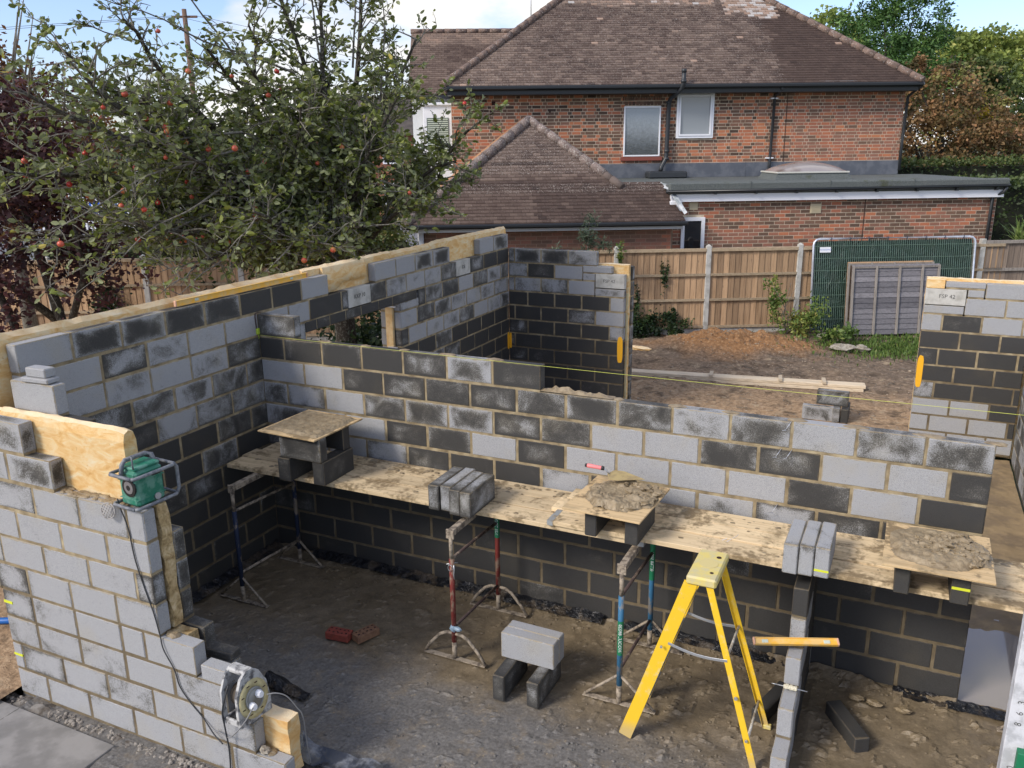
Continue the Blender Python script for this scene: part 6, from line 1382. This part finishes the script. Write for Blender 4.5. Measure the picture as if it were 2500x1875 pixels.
# ---- climbing ivy, brambles and weeds
def plant(name, label, cat, base, clumps, n, size, mat, seed, stems=(), **k):
    t = wthing(name, label, cat, base)
    if stems: trunk_mesh('stem', stems, MTWIG, t, 4)
    crown('leaves', clumps, n, size, mat, t, seed, **k); return t
def hp_(s, t, z): v = hf(s, t, z); return (v.x, v.y, v.z)
def sth(pts, r): return (pts, [r*(1-.6*i/(len(pts)-1)) for i in range(len(pts))])
plant('bramble', 'dark bramble bushes seen through the window opening', 'bush', (-2.2, 5.2, 0), [(-1.4, 4.2, .9, .6, .9, .8), (-2.3, 5.5, .9, .9, 1.2, .8), (-1.6, 3.6, .5, .5, .6, .5), (-3.0, 6.0, .7, .8, .8, .7)], 6500, .10, LIVY, 41, spread=.6, tone_mu=.5, shell=.1)
for i, (s, h_, w_) in enumerate(((-5.45, 1.5, .22), (-4.45, 1.65, .2), (-7.6, 1.4, .5))):
    b = hf(s, FT-.1, 0); plant('ivy', ['ivy column climbing the fence left of the second visible post', 'ivy trailing beside the left concrete post', 'dense dark ivy on the fence behind the purple tree'][i], 'ivy', b, [(*hp_(s, FT-.08, h_*.55), w_, .12, h_*.5)], 520 if i < 2 else 1100, .09, LIVY, 50+i, spread=.7, shell=.1)
ivf = [(3.05, 17.2, .35, .35, .25, .35), (3.35, 17.1, .3, .35, .3, .28), (3.75, 17.15, .3, .3, .25, .3), (4.2, 17.1, .3, .25, .22, .2)]
plant('ivy', 'tangle of ivy at the foot of the brown fence beside the far return wall', 'ivy', hf(3.5, 17.2), [(*hp_(a, b, c), d, e, f) for a, b, c, d, e, f in ivf], 2600, .07, LIVY, 61, [sth([hp_(3.1, 17.2, .2), hp_(3.15, 17.24, 1.0)], .01)], spread=.7, shell=.05, tone_mu=.55)
for i, (s, z0, z1, lb) in enumerate(((3.08, .4, 1.05, 'left thin ivy strand climbing the brown fence'), (3.33, .4, 1.25, 'second ivy strand climbing the brown fence'), (3.88, .95, 1.75, 'high ivy strand in the middle of the first brown fence bay'), (4.1, .3, .75, 'short ivy strand near the second concrete post'), (2.93, 1.6, 2.05, 'green sprig of ivy over the top of the first concrete post'))):
    plant('ivy', lb, 'ivy', hf(s, FT-.05), [(*hp_(s, FT-.05, (z0+z1)/2), .07, .05, (z1-z0)/2)], 190, .065, LIVY if i < 4 else LWEE, 70+i, [sth([hp_(s, FT-.04, .1), hp_(s+.03, FT-.04, (z0+z1)/2), hp_(s-.02, FT-.04, z1)], .007)], spread=.9, shell=.05, tone_mu=.6)
plant('shrub', 'thin leaved green shrub poking up behind the far return wall', 'bush', hf(2.15, 16.6), [(*hp_(2.15, 16.6, 2.25), .28, .2, .42), (*hp_(1.55, 16.7, 2.0), .1, .1, .2), (*hp_(2.45, 16.6, 2.1), .25, .1, .15)], 900, .11, m_leaf('willow_leaf', [(0, (.05, .08, .05)), (1, (.16, .20, .13))]), 81, [sth([hp_(2.1, 16.6, 0), hp_(2.15, 16.6, 1.6), hp_(2.2, 16.6, 2.6)], .015)], spread=.8, shell=.1, aspect=.2)
st = [sth([hp_(6.35, 16.7, .1), hp_(6.3+.1*math.cos(i), 16.7, .6), hp_(6.2+.35*math.cos(i*1.9), 16.7+.2*math.sin(i), 1.0+.07*i)], .008) for i in range(6)]
plant('tall_weed', 'yellowing leafy weeds growing in front of the last concrete post', 'weed', hf(6.4, 16.7), [(*hp_(6.55, 16.7, .42), .42, .3, .36), (*hp_(6.1, 16.75, .8), .2, .15, .35), (*hp_(6.0, 16.75, 1.25), .14, .1, .25), (*hp_(6.8, 16.6, .6), .25, .2, .35)], 1700, .075, LWEE, 82, st, spread=.8, shell=.1, tone_mu=.6)
plant('low_weed', 'fresh green dock like weed in front of the mesh panel corner', 'weed', hf(7.1, 16.2), [(*hp_(7.0, 16.1, .25), .28, .25, .2), (*hp_(7.5, 16.3, .28), .22, .2, .18)], 480, .09, LWEE, 83, spread=.8, shell=.1, tone_mu=.35)
rg = np.random.default_rng(5); P = []
for _ in range(4200):
    s = rg.normal(8.6, .9); t = rg.normal(15.9, .45)
    if s > 10.5: continue
    v = hf(s, t); z = gz(v.x, v.y); P.append((v.x, v.y, z))
P = np.array(P); D = np.tile(np.array([[0, 0, 1.6]]), (len(P), 1)); V, F, tt = simple_quads(P, .085, np.clip(rg.normal(.38, .15, len(P)), 0, 1), rg, .35, 1., D)
tag(npmesh('weeds_ground_cover', V, F, LWEE, tt), 'low green weeds and grass in front of the lap panels', 'weeds', kind='stuff')
tw = MB(); rr = random.Random(12)
for i in range(150):
    x, y = rr.uniform(1.9, 6.9), rr.uniform(6.3, 12.5); a = rr.uniform(0, 6.3); l = rr.uniform(.06, .25); z = gz(x, y)+.01; tw.tube([(x, y, z), (x+l*.5*math.cos(a), y+l*.5*math.sin(a), z+.015), (x+l*math.cos(a+.4), y+l*math.sin(a+.4), z)], .0035, 4)
tag(tw.build('fallen_twigs', MTWIG), 'thin roots and twigs littering the bare soil', 'twigs', kind='stuff')

# ---- right hand trees and hedge (behind the house side)
def htree(name, label, s, t, h_, clumps, n, size, mat, seed, tr=.18, trunkmat=MBARK, **k):
    b = hf(s, t); T_ = wthing(name, label, 'tree', b); q = [hp_(s, t, 0), hp_(s+.1, t, h_*.45), hp_(s-.1, t, h_*.9)]
    segs = [(q, [tr, tr*.7, tr*.15])]
    for c in clumps: segs.append(([hp_(s, t, h_*.35), hp_((s+c[0])/2, (t+c[1])/2, c[2]*.8), hp_(*c[:3])], [tr*.4, tr*.25, tr*.08]))
    trunk_mesh('trunk', segs, trunkmat, T_, 6)
    crown('crown', [(*hp_(*c[:3]), *c[3:]) for c in clumps], n, size, mat, T_, seed, **k); return T_
htree('conifer', 'dark green conifer standing highest behind the roof at the right', 16.2, 34, 10, [(15.6, 34, 9.2, 1.1, 1.1, 1.3), (16.8, 33.8, 8.4, 1.5, 1.2, 1.4), (15.2, 34, 7.6, 1.6, 1.3, 1.3), (17.0, 34, 6.8, 1.6, 1.3, 1.4), (15.8, 33.5, 6.2, 1.9, 1.3, 1.3), (16.9, 33.7, 9.3, .6, .6, .9), (14.4, 34, 6.9, .8, .9, .8)], 24000, .17, LCON, 91, tone_mu=.5, tone_sd=.22, spread=.38, aspect=.35)
htree('broadleaf_tree', 'bright green broadleaf tree between the conifer and the roof edge', 14.9, 38, 9, [(15.4, 38, 8.3, 1.2, 1.2, 1.1), (14.6, 38, 7.6, 1.1, 1.2, .9), (16.0, 38, 7.3, 1.6, 1.2, 1.4)], 8000, .2, LDEC, 92, tone_mu=.45, spread=.4)
htree('broadleaf_tree', 'large sunlit green tree at the upper right edge', 23, 40, 9, [(21.4, 40, 7.6, 1.4, 1.5, 1.1), (23.2, 40, 7.7, 1.6, 1.5, 1.2), (25.0, 40, 7.2, 1.8, 1.5, 1.4), (22.2, 39.5, 6.2, 2.0, 1.5, 1.5), (24.6, 39, 5.6, 2.2, 1.5, 1.7), (20.4, 40, 6.6, 1.2, 1.2, 1.2)], 22000, .22, LDEC, 93, tone_mu=.5, tone_sd=.2, spread=.42)
htree('copper_tree', 'reddish brown copper leaved tree right of the brick house', 15, 27.5, 6, [(13.5, 27.5, 4.9, 1.2, 1.1, 1.2), (14.9, 27.5, 5.3, 1.2, 1.2, 1.0), (16.0, 27.5, 4.5, 1.3, 1.2, 1.2), (14.2, 27, 3.9, 1.7, 1.2, 1.0), (16.6, 27.2, 3.6, 1.3, 1.2, 1.1), (12.6, 27.5, 5.6, .8, .8, .5), (14.0, 27.6, 6.0, .5, .5, .6), (12.9, 27.4, 3.7, 1.0, 1., .8), (13.2, 27.3, 2.8, 1.2, .8, .8), (15.2, 27.0, 2.9, 1.6, .8, .8), (18.0, 27.4, 4.0, 1.2, 1., 1.1)], 23000, .125, LBEE, 94, tone_mu=.5, tone_sd=.22, spread=.42)
htree('olive_tree', 'olive green tree with a patch of yellow leaves at the right edge', 18.6, 31, 6, [(18.6, 31, 5.0, 1.3, 1.2, 1.3), (19.4, 31, 4.0, 1.4, 1.2, 1.3), (18.0, 31, 6.1, .8, .9, .7)], 8000, .16, LHED, 95, tone_mu=.7, spread=.42)
htree('yellow_shrub', 'small patch of bright yellow leaves among the trees at the right', 16.9, 29.2, 4.5, [(16.65, 28.6, 5.0, .35, .3, .45), (17.0, 28.7, 4.6, .25, .3, .3)], 900, .12, m_leaf('yellow_leaf', [(0, (.35, .28, .02)), (1, (.62, .50, .04))]), 96, tr=.05, spread=.5)
def hedge(label, s0, s1, t0, t1, z0, z1, n, size, mat, seed, mu):
    b = hf((s0+s1)/2, t0); T_ = wthing('hedge', label, 'hedge', b)
    cor = MB(); cor.add([hp_(s0, t0+.25, z0), hp_(s1, t0+.25, z0), hp_(s1, t1, z0), hp_(s0, t1, z0), hp_(s0, t0+.25, z1-.2), hp_(s1, t0+.25, z1-.2), hp_(s1, t1, z1-.2), hp_(s0, t1, z1-.2)], [(0, 1, 5, 4), (1, 2, 6, 5), (2, 3, 7, 6), (3, 0, 4, 7), (4, 5, 6, 7)]); cor.build('stems', m_simple('hedge_shade', (.02, .022, .012), 1.), T_)  # solid near-black core, the hedge's inner shade put into its colour
    rg = np.random.default_rng(seed); k = n; s = rg.uniform(s0, s1, k); top = rg.random(k) < .5
    tt = np.where(top, rg.uniform(t0, t1, k), t0+np.abs(rg.normal(0, .12, k))); z = np.where(top, z1+rg.normal(0, .06, k)-.05, rg.uniform(z0, z1, k)); tt = tt+.18*vnoise(s, z, .9, seed); z = z+.08*vnoise(s, tt, 1.2, seed+1)
    P = np.array([HO.x, HO.y, 0])+s[:, None]*np.array(E1)+tt[:, None]*np.array(E2)+z[:, None]*np.array([0, 0, 1])
    V, F, tn = simple_quads(P, size, np.clip(rg.normal(mu, .15, k)+.22*(z > z1-.12), 0, 1), rg, .6, .8); npmesh('leaves', V, F, mat, tn, T_); return T_
hedge('long clipped hedge with a brownish top behind the flat roof', 11.4, 19.5, 25, 26, 0, 3.42, 8000, .10, LHED, 101, .42)
hedge('dark green hedge beside the extension corner at the right edge', 11.75, 17, 20.2, 21.3, 0, 3.05, 8000, .10, LHED, 102, .34)
yu = hthing('yucca', 'yellow green spiky sword leaved plant over the grey fence', 'plant', 12.25, 18.3)
mb = MB(); rr = random.Random(5)
for i in range(95):
    a = rr.uniform(0, 6.28); e = rr.uniform(.25, 1.35); L_ = rr.uniform(.5, .75); d = Vector((math.cos(a)*math.cos(e), math.sin(a)*math.cos(e), math.sin(e))); s_ = d.cross(Vector((0, 0, 1))).normalized()*.022; b_ = Vector((rr.uniform(-.25, .25), rr.uniform(-.15, .15), 1.78)); m_ = b_+d*L_*.6+Vector((0, 0, .02)); e_ = b_+d*L_-Vector((0, 0, .10*L_*math.cos(e)))
    mb.add([b_-s_*.6, b_+s_*.6, m_+s_, m_-s_, e_], [(0, 1, 2, 3), (3, 2, 4)], rr.random())
mb.build('leaves', LYUC, yu); q = MB(); q.tube([(0, 0, 0), (0, 0, 1.8)], .08, 8); q.build('stem', MBARK, yu)

# ---- beyond the left fence: hedges, road, cars, far houses
hedge('sunlit clipped hedge just beyond the left part of the fence', -9.5, -1.6, 18.2, 19.4, 0, 2.12, 9000, .085, LHED, 103, .62)
plant('shrub', 'large bushy green shrub beyond the fence left of the garage', 'bush', hf(-2.6, 19.5), [(*hp_(-2.3, 19.6, 2.4), .9, .8, 1.2), (*hp_(-3.4, 20, 2.0), 1.0, .8, 1.1), (*hp_(-1.8, 18.9, 1.5), .6, .7, 1.0), (*hp_(-3.6, 21, 3.0), 1.1, .8, .9), (*hp_(-1.6, 22.4, 3.4), .5, .8, .7)], 12000, .085, LHED, 104, tone_mu=.55, shell=.2, spread=.5)
plant('tree', 'tall dark green tree mass behind the apple tree', 'tree', hf(-6.6, 26), [(*hp_(-5.6, 26, 3.4), 1.5, 1, 1.5), (*hp_(-7.4, 27, 3.6), 1.6, 1, 1.5), (*hp_(-4.4, 27, 2.8), 1.2, 1, 1.2), (*hp_(-9.5, 30, 3.4), 1.8, 1, 1.4)], 12000, .15, LHED, 105, [sth([hp_(-6.6, 26, 0), hp_(-6.6, 26, 3.5)], .15)], tone_mu=.45, shell=.3)
rdm = MB(); v = [hf(-40, 24, .012), hf(4, 24, .012), hf(4, 60, .012), hf(-60, 60, .012)]
rdm.add([tuple(q) for q in v], [(0, 1, 2, 3)]); ob = rdm.build('road', m_simple('asphalt', (.16, .165, .175), .85, col2=(.13, .13, .14), nsc=2, b=.2)); ob.location.z = -.165; tag(ob, kind='structure')
def car(s, t, rz, paint, label):
    c = hthing('parked_car', label, 'car', s, t, -.13); c.rotation_euler = (0, 0, AH+R(rz))
    def loft(secs, mats, name, mi=None):
        mb = MB(); m_ = len(secs[0]); vs = [p for s_ in secs for p in s_]
        mb.add(vs, [[i*m_+k, i*m_+(k+1) % m_, (i+1)*m_+(k+1) % m_, (i+1)*m_+k] for i in range(len(secs)-1) for k in range(m_)]+[list(range(m_))[::-1], [(len(secs)-1)*m_+k for k in range(m_)]], sm=False); return mb.build(name, mats, c)
    def sec(x, w, z0, z1, wt): return [(x, -w, z0), (x, w, z0), (x, w*1.02, (z0+z1)/2), (x, wt, z1), (x, 0, z1+.03), (x, -wt, z1), (x, -w*1.02, (z0+z1)/2)]
    loft([sec(-2.1, .7, .35, .75, .6), sec(-2.0, .84, .25, .92, .75), (sec(-1.2, .88, .22, .98, .8)), sec(.9, .88, .22, .95, .8), sec(1.7, .86, .25, .82, .76), sec(2.05, .72, .35, .62, .6)], paint, 'body')
    def cab(x, w, z): return [(x, -w, .93), (x, w, .93), (x, w, z), (x, 0, z+.02), (x, -w, z)]
    loft([[(-1.85, -.78, .93), (-1.85, .78, .93), (-1.85, .78, .95), (-1.85, 0, .96), (-1.85, -.78, .95)], [(-1.3, -.78, .93), (-1.3, .78, .93), (-1.3, .62, 1.36), (-1.3, 0, 1.38), (-1.3, -.62, 1.36)], [(.1, -.78, .93), (.1, .78, .93), (.1, .62, 1.38), (.1, 0, 1.41), (.1, -.62, 1.38)], [(1.05, -.78, .93), (1.05, .78, .93), (1.05, .76, .95), (1.05, 0, .96), (1.05, -.76, .95)]], MDARKG, 'windows')
    q = MB(); q.box(-1.3, .12, -.63, .63, 1.36, 1.43, c=.03)
    for x0, x1 in ((-.6, -.52),): q.box(x0, x1, -.72, .72, .95, 1.38)
    q.build('roof', paint, c)
    for x in (-1.35, 1.3):
        for y in (-.82, .82):
            q = MB(); q.tube([(x, y-.09, .31), (x, y+.09, .31)], .31, 18); w_ = q.build('wheel', MBLK, c); q = MB(); q.tube([(x, y-.095, .31), (x, y+.095, .31)], .19, 14); q.build('rim', MALU, w_)
    for y in (-.62, .62):
        q = MB(); q.box(2.0, 2.07, y-.14, y+.14, .55, .68, c=.02); q.build('headlight', MUPVC, c)
    return c
_c = car(-6.1, 21.2, 4, m_simple('silver_white_paint', (.62, .66, .70), .2, .2), 'silver white car parked just beyond the fence, its roof showing through the apple tree'); _c.scale = (1.16, 1.16, 1.24)
car(-24.2, 56, 8, m_simple('blue_car_paint', (.01, .10, .50), .25), 'bright blue car far off beyond the apple tree at the left')
car(-11.9, 37.5, 80, m_simple('red_car_paint', (.50, .01, .02), .25), 'red car glimpsed through the apple branches')
def far_house(s, t, w, d, h_, hr, wall, roofm, label):
    c = hthing('distant_house', label, 'house', s, t)
    q = MB(); q.box(-w/2, w/2, 0, d, 0, h_); q.build('wall', wall, c)
    q = MB(); q.add([(-w/2-.3, -.3, h_), (w/2+.3, -.3, h_), (w/2+.3, d+.3, h_), (-w/2-.3, d+.3, h_), (-w/2+1, d/2, h_+hr), (w/2-1, d/2, h_+hr)], [(0, 1, 5, 4), (1, 2, 5), (2, 3, 4, 5), (3, 0, 4)]); r_ = q.build('roof', roofm, c); q = MB(); q.box(w*.2, w*.2+.6, d/2-.3, d/2+.3, h_+hr*.5, h_+hr+.9); q.build('chimney', wall, r_)
    for x in (-w*.3, 0, w*.3):
        for z in (.9, 3.1):
            if z+1.2 < h_: q = MB(); q.box(x-.6, x+.6, -.05, .02, z, z+1.2); f_ = q.build('window', MUPVC, c); q = MB(); q.box(x-.52, x+.52, -.06, -.04, z+.08, z+1.12); q.build('pane', MDARKG, f_)
    return c
MFR = m_simple('dark_far_roof', (.06, .05, .045), .9, col2=(.09, .075, .065), nsc=3); MFW = m_simple('far_orange_brick', (.30, .12, .07), .9, col2=(.22, .09, .055), nsc=6)
far_house(-4.5, 48, 9, 7, 4.6, 2.2, MFW, MFR, 'distant orange brick house with dark roof left of the main house')
far_house(-21.5, 60, 9, 7, 3.6, 1.6, m_simple('far_white_wall', (.6, .6, .6), .8), MFR, 'distant white walled house behind the apple tree')
far_house(-33, 62, 9, 7, 3.9, 1.8, MFW, MFR, 'distant brick house at the far left behind the trees')
tr_ = hthing('white_railing', 'white picket railing far off behind the apple tree', 'railing', -22.5, 45); 
for i in range(28): q = MB(); q.box(i*.22, i*.22+.09, 0, .03, 0, 2.5); q.build('picket', MUPVC, tr_)
q = MB(); q.box(0, 6.1, .03, .07, .4, .5); q.box(0, 6.1, .03, .07, 2.0, 2.1); q.build('rail', MUPVC, tr_)
po = hthing('telegraph_pole', 'brown wooden telegraph pole behind the apple tree with thin wires', 'pole', -14.05, 45)
q = MB(); q.tube([(0, 0, -.2), (0, 0, 10.6)], [.16, .11], 10); q.box(-.6, .6, -.05, .05, 10.2, 10.3); q.build('pole', m_simple('creosoted_wood', (.16, .10, .07), .9, b=.4), po)
q = MB()
for k in (-1, 1): q.tube([(k*.5, 0, 10.3), (-14+k, -3, 9.0), (-28+k, -6, 9.2)], .009, 4); q.tube([(k*.5, 0, 10.3), (9+k, 4, 8.6), (16+k, 6, 8.2)], .009, 4)
q.build('wire', MBLK, po)
for i, (s, t, h_, n) in enumerate(((-24, 60, 5.5, 5000), (-12, 62, 5, 5000), (-34, 56, 6.5, 5000))):
    plant('tree', ['rounded distant green tree beyond the road', 'second distant green tree, nearer the house', 'distant tree mass at the far left'][i], 'tree', hf(s, t), [(*hp_(s+a*2.6, t, h_*.6+.5*(a % 2)), 2.2, 2, h_*.38) for a in (-1, 0, 1)], n, .32, LHED, 110+i, [sth([hp_(s, t, 0), hp_(s, t, h_*.5)], .2)], tone_mu=.55, shell=.3)
for o in list(S.objects):
    if '_ctr' in o.keys(): del o['_ctr']
